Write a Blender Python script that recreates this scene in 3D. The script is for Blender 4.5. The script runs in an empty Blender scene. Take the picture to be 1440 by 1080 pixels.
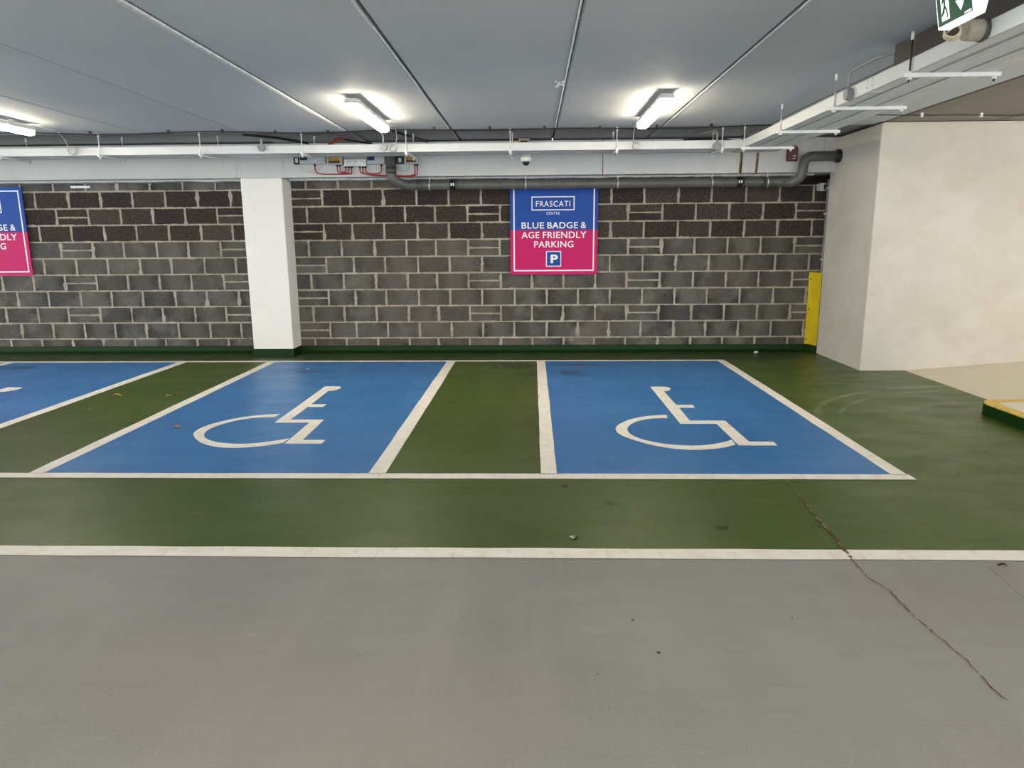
import bpy, bmesh, math, random
from mathutils import Vector, Matrix
random.seed(7)
C = bpy.context.scene.collection
D = bpy.data
PI = math.pi

# ------------------------------------------------------------------ helpers
def lin(h):
    h = h.lstrip('#'); v = [int(h[i:i+2], 16)/255 for i in (0, 2, 4)]
    return tuple((c/12.92 if c <= .04045 else ((c+.055)/1.055)**2.4) for c in v) + (1,)

def box(bm, x0, x1, y0, y1, z0, z1, mi=0):
    v = [bm.verts.new((x, y, z)) for x in (x0, x1) for y in (y0, y1) for z in (z0, z1)]
    for f in ((0, 1, 3, 2), (4, 6, 7, 5), (0, 4, 5, 1), (2, 3, 7, 6), (0, 2, 6, 4), (1, 5, 7, 3)):
        bm.faces.new([v[i] for i in f]).material_index = mi

def frames(pts, closed=False):
    n = len(pts); out = []
    prev = None
    for i, p in enumerate(pts):
        a = pts[i-1] if (i > 0 or closed) else p
        b = pts[(i+1) % n] if (i < n-1 or closed) else p
        t = (Vector(b)-Vector(a)).normalized()
        if prev is None:
            u = t.orthogonal().normalized()
        else:
            u = (prev - t*prev.dot(t)).normalized()
        prev = u
        out.append((Vector(p), t, u, t.cross(u)))
    return out

def tube(bm, pts, r, seg=12, caps=True, mi=0, closed=False):
    rings = []
    for i, (p, t, u, w) in enumerate(frames(pts, closed)):
        rr = r[i] if isinstance(r, (list, tuple)) else r
        rings.append([bm.verts.new(p + (u*math.cos(2*PI*k/seg) + w*math.sin(2*PI*k/seg))*rr) for k in range(seg)])
    pairs = list(zip(rings, rings[1:])) + ([(rings[-1], rings[0])] if closed else [])
    for a, b in pairs:
        for k in range(seg):
            f = bm.faces.new((a[k], a[(k+1) % seg], b[(k+1) % seg], b[k])); f.smooth = True; f.material_index = mi
    if caps and not closed:
        bm.faces.new(rings[0][::-1]).material_index = mi
        bm.faces.new(rings[-1]).material_index = mi

def round_path(pts, rad, n=6):
    """polyline with every inner corner replaced by an arc-like curve"""
    pts = [Vector(p) for p in pts]; out = [pts[0]]
    for i in range(1, len(pts)-1):
        p = pts[i]; a = (pts[i-1]-p); b = (pts[i+1]-p)
        d = min(rad, a.length*.49, b.length*.49)
        p0 = p+a.normalized()*d; p1 = p+b.normalized()*d
        for k in range(n+1):
            t = k/n
            out.append(p0*(1-t)**2 + p*2*t*(1-t) + p1*t*t)
    out.append(pts[-1])
    return out

def cyl(bm, a, b, r, seg=16, mi=0, r2=None):
    tube(bm, [a, b], [r, r if r2 is None else r2], seg, True, mi)

def poly(bm, pts, mi=0):
    f = bm.faces.new([bm.verts.new(p) for p in pts]); f.material_index = mi
    return f

def prism(bm, pts2, z0, z1, mi=0):
    """closed outline in xy given depth in z, triangulated when concave"""
    b = [bm.verts.new((x, y, z0)) for x, y in pts2]; t = [bm.verts.new((x, y, z1)) for x, y in pts2]
    n = len(pts2); fs = []
    fs.append(bm.faces.new(b[::-1])); fs.append(bm.faces.new(t))
    for i in range(n):
        fs.append(bm.faces.new((b[i], b[(i+1) % n], t[(i+1) % n], t[i])))
    for f in fs: f.material_index = mi
    bmesh.ops.triangulate(bm, faces=fs[:2])

def B(): return bmesh.new()

def obj(name, bm, mats, parent=None, bevel=0, smooth=False, loc=None, calc=True):
    me = D.meshes.new(name)
    if calc: bmesh.ops.recalc_face_normals(bm, faces=bm.faces)
    if loc is not None:
        bmesh.ops.translate(bm, verts=bm.verts, vec=-Vector(loc))
    bm.to_mesh(me); bm.free()
    o = D.objects.new(name, me); C.objects.link(o)
    for m in (mats if isinstance(mats, (list, tuple)) else [mats]): me.materials.append(m)
    if parent is not None:
        o.parent = parent
        o.location = (Vector(loc) if loc is not None else Vector((0, 0, 0))) - parent_world(parent)
    elif loc is not None:
        o.location = loc
    if bevel:
        md = o.modifiers.new('bevel', 'BEVEL'); md.width = bevel; md.segments = 2; md.limit_method = 'ANGLE'; md.angle_limit = math.radians(40)
    if smooth:
        for p in me.polygons: p.use_smooth = True
    return o

def parent_world(p):
    v = Vector(p.location)
    while p.parent: p = p.parent; v = v + Vector(p.location)
    return v

def thing(name, label, cat, loc=(0, 0, 0), group=None):
    o = D.objects.new(name, None); C.objects.link(o); o.location = loc
    o.empty_display_size = .1
    return tag(o, label, cat, group)

def tag(o, label, cat, group=None):
    o['label'] = label; o['category'] = cat
    if group: o['group'] = group
    return o

def struct(o, label=None, cat=None):
    o['kind'] = 'structure'
    if label: o['label'] = label
    if cat: o['category'] = cat
    return o

def copy_tree(o, parent=None):
    c = o.copy(); C.objects.link(c); c.parent = parent
    for ch in list(o.children): copy_tree(ch, c)
    return c

def bm_copy(bm): return bm.copy()

# ------------------------------------------------------------------ materials
class N:
    def __init__(s, name):
        s.m = D.materials.new(name); s.m.use_nodes = True; s.t = s.m.node_tree
        s.b = s.t.nodes['Principled BSDF']; s.out = s.t.nodes['Material Output']
        s.co = None
    def node(s, typ, **kw):
        n = s.t.nodes.new(typ)
        for k, v in kw.items():
            if k.startswith('i_'):
                n.inputs[k[2:].replace('_', ' ')].default_value = v
            else: setattr(n, k, v)
        return n
    def link(s, a, b): s.t.links.new(a, b)
    def coord(s, scale=(1, 1, 1), rot=(0, 0, 0), loc=(0, 0, 0)):
        if s.co is None: s.co = s.node('ShaderNodeTexCoord')
        mp = s.node('ShaderNodeMapping'); mp.inputs['Scale'].default_value = scale; mp.inputs['Rotation'].default_value = rot; mp.inputs['Location'].default_value = loc
        s.link(s.co.outputs['Object'], mp.inputs['Vector'])
        return mp.outputs['Vector']
    def noise(s, scale, detail=4, rough=.55, vec=None, dist=0):
        n = s.node('ShaderNodeTexNoise'); n.inputs['Scale'].default_value = scale; n.inputs['Detail'].default_value = detail
        n.inputs['Roughness'].default_value = rough; n.inputs['Distortion'].default_value = dist
        s.link(vec if vec is not None else s.coord(), n.inputs['Vector'])
        return n.outputs['Fac']
    def ramp(s, fac, stops):
        r = s.node('ShaderNodeValToRGB'); e = r.color_ramp.elements
        while len(e) > 1: e.remove(e[-1])
        e[0].position = stops[0][0]; e[0].color = stops[0][1]
        for p, c in stops[1:]:
            k = e.new(p); k.color = c
        s.link(fac, r.inputs['Fac'])
        return r.outputs['Color']
    def mask(s, fac, lo, hi, top=1.0):
        m = s.node('ShaderNodeMapRange'); m.inputs['From Min'].default_value = lo; m.inputs['From Max'].default_value = hi
        m.inputs['To Max'].default_value = top
        s.link(fac, m.inputs['Value']); return m.outputs['Result']
    def math(s, op, a, b=None, c=None):
        n = s.node('ShaderNodeMath', operation=op)
        for i, v in enumerate((a, b, c)):
            if v is None: continue
            if isinstance(v, (int, float)): n.inputs[i].default_value = v
            else: s.link(v, n.inputs[i])
        return n.outputs[0]
    def mix(s, fac, a, b, mode='MIX'):
        n = s.node('ShaderNodeMix', data_type='RGBA', blend_type=mode)
        ins = [i for i in n.inputs if i.enabled]
        for i, v in zip((n.inputs[0], n.inputs[6], n.inputs[7]), (fac, a, b)):
            if isinstance(v, (int, float)): i.default_value = v
            elif isinstance(v, tuple): i.default_value = v
            else: s.link(v, i)
        return n.outputs[2]
    def bump(s, h, strength=.3, dist=.01):
        n = s.node('ShaderNodeBump'); n.inputs['Strength'].default_value = strength; n.inputs['Distance'].default_value = dist
        s.link(h, n.inputs['Height']); s.link(n.outputs['Normal'], s.b.inputs['Normal'])
    def set(s, color=None, rough=None, spec=None, metal=None):
        for k, v in (('Base Color', color), ('Roughness', rough), ('Specular IOR Level', spec), ('Metallic', metal)):
            if v is None: continue
            if isinstance(v, (int, float, tuple)): s.b.inputs[k].default_value = v
            else: s.link(v, s.b.inputs[k])
        return s.m

def plain(name, col, rough=.5, metal=0, spec=.5, var=.06, vs=14, bump=0):
    n = N(name); c = lin(col) if isinstance(col, str) else col
    f = n.noise(vs, 5)
    d = tuple(max(0, x*(1-2.2*var)) for x in c[:3])+(1,); u = tuple(min(1, x*(1+2.2*var)) for x in c[:3])+(1,)
    n.set(n.ramp(f, [(.3, d), (.7, u)]), rough, spec, metal)
    if bump: n.bump(n.noise(vs*8, 3), bump, .004)
    return n.m

def scl(c, k): return tuple(min(1, x*k) for x in c[:3])+(1,)

def floor_paint(name, base, dark, light, scuff=.3, rough=(.34, .52), grain=.35, wet=False, seed=0.0, rings=False, warm=None):
    n = N(name); b, d, l = lin(base), lin(dark), lin(light)
    big = n.noise(.55, 5, .6, n.coord((1, 1.3, 1), loc=(seed, seed*2, 0)))
    col = n.ramp(big, [(.3, d), (.52, b), (.75, l)])
    st = n.noise(1.0, 6, .65, n.coord((.9, 7, 1), loc=(seed*3, 0, 0)))
    col = n.mix(n.mask(st, .55, .8, .45), col, l)
    st2 = n.noise(1.0, 6, .65, n.coord((1.6, 14, 1), rot=(0, 0, .15), loc=(seed*5, 2, 0)))
    col = n.mix(n.mask(st2, .52, .72, .5), col, d)
    trk = n.noise(1.0, 4, .6, n.coord((3.2, .22, 1), rot=(0, 0, -.05), loc=(seed+4, 1, 0)))
    col = n.mix(n.mask(trk, .5, .68, .5), col, l)
    if warm:
        wm = n.noise(.5, 3, .5, n.coord((1, 1.2, 1), loc=(seed+9, 3, 0)))
        col = n.mix(n.mask(wm, .5, .68, .55), col, lin(warm))
    sc = n.noise(3.0, 8, .72, n.coord((1, 4.5, 1), loc=(seed+2, 5, 0)))
    col = n.mix(n.mask(sc, .6, .82, scuff), col, (.62, .62, .55, 1))
    fine = n.noise(95, 3, .7)
    col = n.mix(n.mask(fine, .35, .75, grain), col, scl(b, 1.25))
    fine2 = n.noise(230, 2, .6)
    col = n.mix(n.mask(fine2, .5, .8, grain*.9), col, scl(d, .8))
    spk = n.noise(38, 1, .5)
    col = n.mix(n.mask(spk, .79, .83, .8), col, (.02, .018, .014, 1))
    rg = n.mask(n.noise(2.2, 5, .6, n.coord((1, 2.2, 1), loc=(1, seed, 0))), .3, .7)
    r = n.math('ADD', n.math('MULTIPLY', rg, rough[1]-rough[0]), rough[0])
    if rings:
        tc = n.coord(); sep = n.node('ShaderNodeSeparateXYZ'); n.link(tc, sep.inputs[0])
        def ring(cx, cy, sx, sy, rad, w, k):
            dx = n.math('DIVIDE', n.math('SUBTRACT', sep.outputs[0], cx), sx); dy = n.math('DIVIDE', n.math('SUBTRACT', sep.outputs[1], cy), sy)
            dd = n.math('SQRT', n.math('ADD', n.math('MULTIPLY', dx, dx), n.math('MULTIPLY', dy, dy)))
            e = n.math('ABSOLUTE', n.math('SUBTRACT', dd, rad))
            m = n.mask(e, w, w*.3, 1)
            lim = n.mask(sep.outputs[1], 5.6, 6.4)
            brk = n.mask(n.noise(2.4, 4), .35, .65, k)
            return n.math('MULTIPLY', n.math('MULTIPLY', m, lim), brk)
        for a in ((4.6, 5.75, 1.45, 1.0, 1.5, .035, .75), (4.6, 5.65, 1.42, 1.0, 1.42, .022, .6), (4.1, 5.6, 1.0, .8, 1.1, .05, .3)):
            col = n.mix(ring(*a), col, lin('#8f9a78'))
    if wet:
        tc = n.coord(); sep = n.node('ShaderNodeSeparateXYZ'); n.link(tc, sep.inputs[0])
        w = n.noise(2.3, 8, .7, n.coord((1.1, 2.0, 1), loc=(.3, 0, 0)))
        def blob(cx, cy, rx, ry):
            dx = n.math('DIVIDE', n.math('SUBTRACT', sep.outputs[0], cx), rx); dy = n.math('DIVIDE', n.math('SUBTRACT', sep.outputs[1], cy), ry)
            return n.math('SUBTRACT', 1.0, n.math('SQRT', n.math('ADD', n.math('MULTIPLY', dx, dx), n.math('MULTIPLY', dy, dy))))
        tot = None
        for bl in wet:
            bb = n.math('MAXIMUM', blob(*bl), -.6); tot = bb if tot is None else n.math('MAXIMUM', tot, bb)
        m = n.mask(n.math('ADD', w, n.math('MULTIPLY', tot, .46)), .66, .78, .62)
        col = n.mix(m, col, scl(d, .4))
        r = n.math('SUBTRACT', r, n.math('MULTIPLY', m, .2))
    n.set(col, r, .45)
    n.bump(n.math('ADD', n.math('MULTIPLY', fine, .6), n.math('MULTIPLY', n.noise(60, 3), .8)), .22, .004)
    return n.m

M = {}
M['grey_floor'] = floor_paint('grey_deck_coating', '#8f8e8b', '#807e7a', '#9c9b98', .3, (.45, .6), .6, seed=1.3, warm='#978d86')
M['green'] = floor_paint('green_deck_coating', '#44591a', '#344b10', '#52652e', .2, (.32, .5), .5, seed=2.1, rings=True,
                         wet=[(-.2, 8.45, .55, .35), (.0, 7.9, .2, .35), (.45, 3.9, .05, .06), (1.0, 3.55, .06, .05), (.2, 4.2, .03, .04)])
M['green_wall_shade'] = floor_paint('green_coating_wall_shade', '#2c4410', '#22390a', '#3a5020', .1, (.3, .45), .3, seed=5.5)  # green coating with the wall's shade and dark reflection put into the colour
M['blue'] = floor_paint('blue_deck_coating', '#3679bb', '#2f6cae', '#4a86c0', .3, (.32, .5), .45, seed=4.4,
                        wet=[(.42, 8.0, .3, .32), (.55, 8.5, .5, .16), (-2.55, 8.1, .4, .12), (-6.3, 8.4, .5, .25), (-2.2, 7.75, .2, .1)])
M['dark_green'] = plain('green_skirting_paint', '#0d3002', .5, 0, .25, .1, 9, .15)
M['concrete'] = floor_paint('pale_concrete', '#dbd3c1', '#d2c9b6', '#e3dccd', .1, (.75, .9), .3, seed=7.7)

def line_mat():
    n = N('white_road_paint')
    f = n.noise(7, 7, .7, n.coord((1, 1, 1)))
    col = n.ramp(f, [(.3, lin('#ebe2d6')), (.5, lin('#f8f3ea')), (.7, lin('#fcfaf5'))])
    s = n.noise(1, 6, .7, n.coord((26, 5, 1), rot=(0, 0, .6)))
    col = n.mix(n.mask(s, .56, .75, .45), col, lin('#b3a694'))
    g = n.noise(4, 8, .75, n.coord((1, 1, 1), loc=(4, 2, 1)))
    col = n.mix(n.mask(g, .62, .8, .6), col, lin('#988c7c'))
    fine = n.noise(160, 2)
    col = n.mix(n.mask(fine, .5, .8, .25), col, lin('#bfb5a6'))
    n.set(col, .6, .35); n.bump(fine, .15, .003)
    return n.m
M['line'] = line_mat()

def ceil_mat(name, base, dark, light, seed=0, dirt=.25):
    n = N(name)
    big = n.noise(.6, 6, .6, n.coord((1, .6, 1), loc=(seed, 0, 0)))
    col = n.ramp(big, [(.3, lin(dark)), (.5, lin(base)), (.72, lin(light))])
    s = n.noise(1, 7, .7, n.coord((2.4, 26, 1), loc=(seed, 3, 0)))
    col = n.mix(n.mask(s, .62, .8, .4), col, lin(light))
    b = n.noise(9, 8, .75, n.coord((1, 1.6, 1), loc=(2, seed, 0)))
    col = n.mix(n.mask(b, .64, .78, dirt), col, lin('#5d5f5e'))
    f = n.noise(90, 3)
    col = n.mix(n.mask(f, .45, .8, .16), col, lin(dark))
    n.set(col, .68, .3); n.bump(n.noise(55, 4), .12, .004)
    return n.m
M['ceiling'] = ceil_mat('painted_slab', '#cfd2d5', '#c5c9cd', '#d9dbdd', 1.0)
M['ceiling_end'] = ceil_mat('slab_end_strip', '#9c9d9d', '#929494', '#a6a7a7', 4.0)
M['ceiling_bare'] = ceil_mat('bare_concrete_slab', '#8a8279', '#7d756c', '#9a9288', 6.0)
M['joint'] = plain('joint_shadow_gap', '#2a2b2c', .9, 0, .1)
M['sealant'] = plain('joint_sealant', '#f0f1f0', .6, 0, .3, .06, 20)

def paint_mat(name, base, dirt, light, streak=.25, seed=0, spots=.5):
    n = N(name)
    f = n.noise(1.4, 7, .65, n.coord((1, 1, 1), loc=(seed, 0, 0)))
    col = n.ramp(f, [(.3, lin(base)), (.7, lin(light))])
    v = n.noise(1, 5, .6, n.coord((9, 9, .5), loc=(seed, 1, 0)))
    col = n.mix(n.mask(v, .55, .8, streak), col, lin(dirt))
    sp = n.noise(26, 2, .5, n.coord(loc=(seed, 4, 2)))
    col = n.mix(n.mask(sp, .74, .78, spots), col, lin('#6b6a66'))
    n.set(col, .6, .35); n.bump(n.noise(80, 4), .15, .003)
    return n.m
M['beam'] = paint_mat('painted_beam', '#c8c9c6', '#b2b4b2', '#d2d2cf', .3, 1)
M['pillar'] = paint_mat('white_pillar_paint', '#eeece6', '#d9d6cd', '#f3f1ec', .2, 3)
M['plaster'] = None

def core_mat():
    n = N('rendered_concrete')
    f = n.noise(1.1, 7, .6)
    col = n.ramp(f, [(.3, lin('#c9c3b6')), (.5, lin('#d3cdc1')), (.72, lin('#dbd6cb'))])
    blot = n.noise(1.6, 3, .5, n.coord((1, 1, 1.6), loc=(3, 1, 2)), .8)
    col = n.mix(n.mask(blot, .5, .64, .3), col, lin('#e0dbd1'))
    blot2 = n.noise(1.3, 5, .6, n.coord((1, 1, 1.4), loc=(8, 1, 6)), .5)
    col = n.mix(n.mask(blot2, .52, .7, .35), col, lin('#c9bca2'))
    hz = n.noise(1, 5, .6, n.coord((1.2, 1.2, 9), loc=(1, 0, 4)))
    col = n.mix(n.mask(hz, .54, .75, .25), col, lin('#d8d2c6'))
    p = n.noise(45, 3, .6)
    col = n.mix(n.mask(p, .66, .78, .3), col, lin('#9b9486'))
    g = n.noise(160, 2)
    col = n.mix(n.mask(g, .4, .8, .18), col, lin('#aaa394'))
    n.set(col, .8, .25); n.bump(n.noise(60, 5, .65), .25, .005)
    return n.m
M['core'] = core_mat()

def block_mat():
    n = N('concrete_blockwork')
    uv = n.node('ShaderNodeUVMap', uv_map='cell'); us = n.node('ShaderNodeUVMap', uv_map='size')
    at = n.node('ShaderNodeAttribute', attribute_name='tint')
    s1 = n.node('ShaderNodeSeparateXYZ'); s2 = n.node('ShaderNodeSeparateXYZ'); s3 = n.node('ShaderNodeSeparateColor')
    n.link(uv.outputs[0], s1.inputs[0]); n.link(us.outputs[0], s2.inputs[0]); n.link(at.outputs['Color'], s3.inputs[0])
    u, v, w, h = s1.outputs[0], s1.outputs[1], s2.outputs[0], s2.outputs[1]
    rnd, brown, rnd2 = s3.outputs[0], s3.outputs[1], s3.outputs[2]
    du = n.math('MINIMUM', u, n.math('SUBTRACT', w, u)); dv = n.math('MINIMUM', v, n.math('SUBTRACT', h, v))
    wob = n.noise(16, 4, .6); wob2 = n.noise(5.5, 3, .6, n.coord(loc=(3, 2, 1)))
    jit = n.math('ADD', n.math('MULTIPLY', n.math('SUBTRACT', wob, .5), .028), n.math('MULTIPLY', n.math('SUBTRACT', wob2, .5), .03))
    # vertical joints are a little fuller than the bed joints
    blob = n.mask(n.noise(5, 3, .6, n.coord(loc=(7, 4, 2))), .54, .74, .024)
    blob2 = n.mask(n.noise(3.2, 3, .6, n.coord((1, 1, 2), loc=(1, 8, 5))), .6, .78, .010)
    d = n.math('MINIMUM', n.math('SUBTRACT', n.math('SUBTRACT', du, .0035), blob), n.math('SUBTRACT', dv, blob2))
    d = n.math('ADD', d, n.math('MULTIPLY', jit, .62))
    mort = n.mask(d, .0115, .0075)
    # block faces
    grey = n.ramp(rnd, [(0, lin('#4d4c49')), (.5, lin('#5f5d58')), (1, lin('#6c6962'))])
    smud = n.noise(3.2, 4, .6, n.coord((1, 1, .8), loc=(5, 0, 3)))
    endd = n.mask(du, .17, .03, .85)
    grey = n.mix(n.math('MULTIPLY', n.mask(smud, .36, .58), n.math('ADD', endd, .12)), grey, lin('#343433'))
    pale = n.noise(2.6, 4, .6, n.coord((1, 1, 1), loc=(9, 0, 3)))
    grey = n.mix(n.mask(pale, .52, .68, .6), grey, lin('#7d7a74'))
    warm = n.noise(.35, 3, .5, n.coord(loc=(2, 0, 9)))
    grey = n.mix(n.mask(warm, .40, .62, .5), grey, lin('#645a4c'))
    br = n.ramp(rnd, [(0, lin('#332a27')), (.5, lin('#3f3631')), (1, lin('#4d433c'))])
    sp = n.noise(52, 4, .8)
    br = n.mix(n.mask(sp, .56, .68, .75), br, lin('#6d6159'))
    br = n.mix(n.mask(sp, .47, .36, .85), br, lin('#1a1413'))
    body = n.mix(n.mask(brown, .4, .6), grey, br)
    sp2 = n.noise(85, 4, .8)
    body = n.mix(n.mask(sp2, .54, .7, .4), body, lin('#8a857d'))
    body = n.mix(n.mask(sp2, .46, .32, .55), body, lin('#2a2928'))
    mc = n.ramp(n.noise(3, 5, .6), [(.3, lin('#968e7f')), (.6, lin('#b0a899')), (.8, lin('#c2bbac'))])
    mc = n.mix(n.mask(n.noise(110, 2), .5, .8, .3), mc, lin('#6a6358'))
    col = n.mix(mort, body, mc)
    # lime bloom near the bottom courses
    tc = n.coord(); sx = n.node('ShaderNodeSeparateXYZ'); n.link(tc, sx.inputs[0])
    eff = n.noise(5.5, 8, .75, n.coord((1, 1, 3), loc=(1, 1, 1)))
    low = n.mask(sx.outputs[2], .75, .1, .14)
    mid = n.mask(n.math('ABSOLUTE', n.math('SUBTRACT', sx.outputs[0], .7)), 1.0, .2, .1)
    em = n.mask(n.math('ADD', n.math('ADD', eff, low), n.math('MULTIPLY', n.math('MULTIPLY', mid, low), 5)), .74, .84, .6)
    near = n.mask(dv, .05, .01, 1)
    em = n.math('MULTIPLY', em, n.math('ADD', n.math('MULTIPLY', near, .7), .15))
    col = n.mix(em, col, lin('#d2d0ca'))
    n.set(col, .85, .2)
    hgt = n.math('ADD', n.math('MULTIPLY', mort, -.7), n.math('MULTIPLY', sp2, n.math('ADD', .25, n.math('MULTIPLY', brown, .7))))
    n.bump(hgt, .5, .006)
    return n.m
M['block'] = block_mat()

M['galv'] = plain('galvanised_steel', '#e0e1e0', .42, .15, .5, .04, 18)
M['galv_tray'] = plain('galvanised_tray', '#dcdedd', .5, .1, .5, .02, 5)
M['rod'] = plain('zinc_rod', '#b9bcbd', .4, .6)
M['dark_rod'] = plain('dark_rod', '#2e2c2a', .5, .3)
M['white_plastic'] = plain('white_plastic', '#e4e4e0', .35)
M['grey_plastic'] = plain('grey_plastic', '#b6bab9', .4)
M['mid_grey'] = plain('mid_grey_plastic', '#8f9291', .45)
M['pipe'] = plain('grey_drain_pipe', '#5d5d58', .38, 0, .5, .07, 6)
M['pipe_collar'] = plain('dark_pipe_collar', '#4a4a46', .4)
M['black'] = plain('black_plastic', '#171717', .4)
M['cable'] = plain('black_cable', '#1b1b1c', .5)
M['white_cable'] = plain('white_cable', '#d6d4cc', .5)
M['red'] = plain('red_plastic', '#540b0f', .35)
M['red_cable'] = plain('red_cable', '#a01f28', .45)
M['yellow'] = plain('yellow_steel_paint', '#dcc01c', .38, 0, .5, .05, 6)
M['yellow_kerb'] = plain('yellow_kerb_paint', '#dcbd62', .7, 0, .3, .1, 22, .2)
M['navy'] = plain('navy_display', '#1d2f5c', .25)
M['amber'] = plain('amber_label', '#c9a02a', .5)
M['maroon'] = plain('dark_red_label', '#5a1c16', .5)
M['sign_blue'] = plain('sign_blue_vinyl', '#1049a0', .45, 0, .25, .01)
M['sign_pink'] = plain('sign_magenta_vinyl', '#ca0e64', .45, 0, .25, .01)
M['sign_white'] = plain('sign_white_vinyl', '#f2f2f4', .4, 0, .4, .01)
M['sign_edge'] = plain('sign_board_edge', '#2a3d78', .5)
M['exit_green'] = plain('exit_green', '#0f5a3a', .35, 0, .4, .02)
M['steel_dark'] = plain('dark_primed_steel', '#3f3b37', .55, .1, .4, .08, 5)
M['rust'] = plain('rust_stained_joint', '#4a3314', .9, 0, .2, .25, 25)
M['rust_edge'] = plain('ochre_joint_edge', '#9d8457', .9, 0, .2, .2, 25)
M['mortar'] = plain('pointed_mortar', '#c6c8c6', .85, 0, .2, .1, 20, .3)
M['leaf_yellow'] = plain('dry_yellow_leaf', '#c9b455', .7)
M['leaf_orange'] = plain('dry_orange_leaf', '#c98a2e', .7)
M['leaf_brown'] = plain('dry_brown_leaf', '#3a2c20', .8)
M['foil'] = plain('crumpled_foil', '#b9b4aa', .3, .6)
M['dark_red_conduit'] = plain('red_conduit', '#8f2f22', .5)
M['beige'] = plain('beige_sleeve', '#a79f8e', .7)
M['crack'] = plain('dirt_filled_crack', '#5e4c3a', .9, 0, .2, .3, 30)
M['crack_fill'] = plain('worn_crack_edge', '#857458', .9, 0, .2, .2, 30)
M['coil'] = plain('coiled_cable', '#cbbfa4', .5)

def emit(name, col, strength):
    n = N(name); n.set(lin('#f4f4f0'), .4)
    n.b.inputs['Emission Color'].default_value = col; n.b.inputs['Emission Strength'].default_value = strength
    return n.m
LAMP = 24.0
M['lamp'] = emit('lit_diffuser', (1, .88, .67, 1), LAMP)
M['sign_glow'] = emit('backlit_white', (.93, 1, .98, 1), .55)
n_ = N('backlit_green'); n_.set(lin('#0a4a30'), .35); n_.b.inputs['Emission Color'].default_value = lin('#0a4a30'); n_.b.inputs['Emission Strength'].default_value = .2
M['exit_face'] = n_.m

# ------------------------------------------------------------------ setting
HC = 2.70          # ceiling
WY = 9.58          # face of the block wall
BY = 9.25          # face of beam and pillar
XL, XR, YB = -11.0, 9.0, -6.5

bm = B()
def quad(x0, x1, y0, y1, mi, z=0.0):
    poly(bm, [(x0, y0, z), (x1, y0, z), (x1, y1, z), (x0, y1, z)], mi)
quad(XL, XR, YB, 3.22, 0)
quad(XL, 4.24, 3.22, 8.865, 1)
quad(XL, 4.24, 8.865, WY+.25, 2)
quad(4.24, XR, 3.22, 8.4, 1)
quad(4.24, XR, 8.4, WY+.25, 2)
floor = struct(obj('floor', bm, [M['grey_floor'], M['green'], M['green_wall_shade']]))
# dirt-filled crack running across the lane
bm = B()
cp = [(1.600, 4.30), (1.585, 4.226), (1.578, 4.027), (1.546, 3.679), (1.537, 3.426), (1.509, 3.157), (1.5, 2.979), (1.54, 2.881), (1.533, 2.634), (1.55, 2.467), (1.562, 2.352), (1.547, 2.187), (1.564, 2.105)]
pts = []
for (x0, y0), (x1, y1) in zip(cp, cp[1:]):
    k = max(2, int(abs(y1-y0)/.018))
    for i in range(k):
        t = i/k; pts.append((x0+(x1-x0)*t+random.uniform(-.004, .004), y0+(y1-y0)*t))
def ribbon(bm, pts, wfun, z, mi, skip):
    prev = None
    for i, (x, y) in enumerate(pts):
        w = wfun(i, y)
        cur = ((x-w, y, z), (x+w, y, z))
        if prev and random.random() > skip:
            poly(bm, [prev[0], prev[1], cur[1], cur[0]], mi)
        prev = cur
ribbon(bm, pts, lambda i, y: random.uniform(.002, .010)*(1.2 if y > 3.2 else .55), .0042, 1, .25)
ribbon(bm, pts, lambda i, y: random.uniform(.0005, .005)*(1.1 if y > 3.2 else .55), .0048, 0, .25)
for p2 in ([(2.05, 4.25), (2.08, 4.0), (2.06, 3.75), (2.1, 3.5), (2.09, 3.3)], [(1.85, 4.2), (1.84, 4.0), (1.9, 3.85), (1.92, 3.7)], [(2.1, 3.1), (2.07, 2.85), (2.09, 2.6), (2.06, 2.4)]):
    q = []
    for (x0, y0), (x1, y1) in zip(p2, p2[1:]):
        for i in range(8): q.append((x0+(x1-x0)*i/8+random.uniform(-.003, .003), y0+(y1-y0)*i/8))
    ribbon(bm, q, lambda i, y: random.uniform(.0006, .002), .0042, 0, .2)
cr = obj('crack', bm, [M['crack'], M['crack_fill']], floor); cr['label'] = 'brown dirt-filled crack'

# concrete ramp beside the core
bm = B()
rv = [(4.24, 8.4, 0), (4.245, 7.25, 0), (4.235, 6.3, 0), (4.235, 5.9, 0)]
rr = [(XR, 8.4, .36), (XR, 7.25, .36), (XR, 6.3, .36), (XR, 5.9, .36)]
for i in range(3):
    poly(bm, [(rv[i][0], rv[i][1], .004), (rv[i+1][0], rv[i+1][1], .004), rr[i+1], rr[i]])
    poly(bm, [(rv[i][0], rv[i][1], .004), (rv[i+1][0], rv[i+1][1], .004), (rv[i+1][0], rv[i+1][1], -.05), (rv[i][0], rv[i][1], -.05)])
struct(obj('floor_ramp', bm, M['concrete']))

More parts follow.
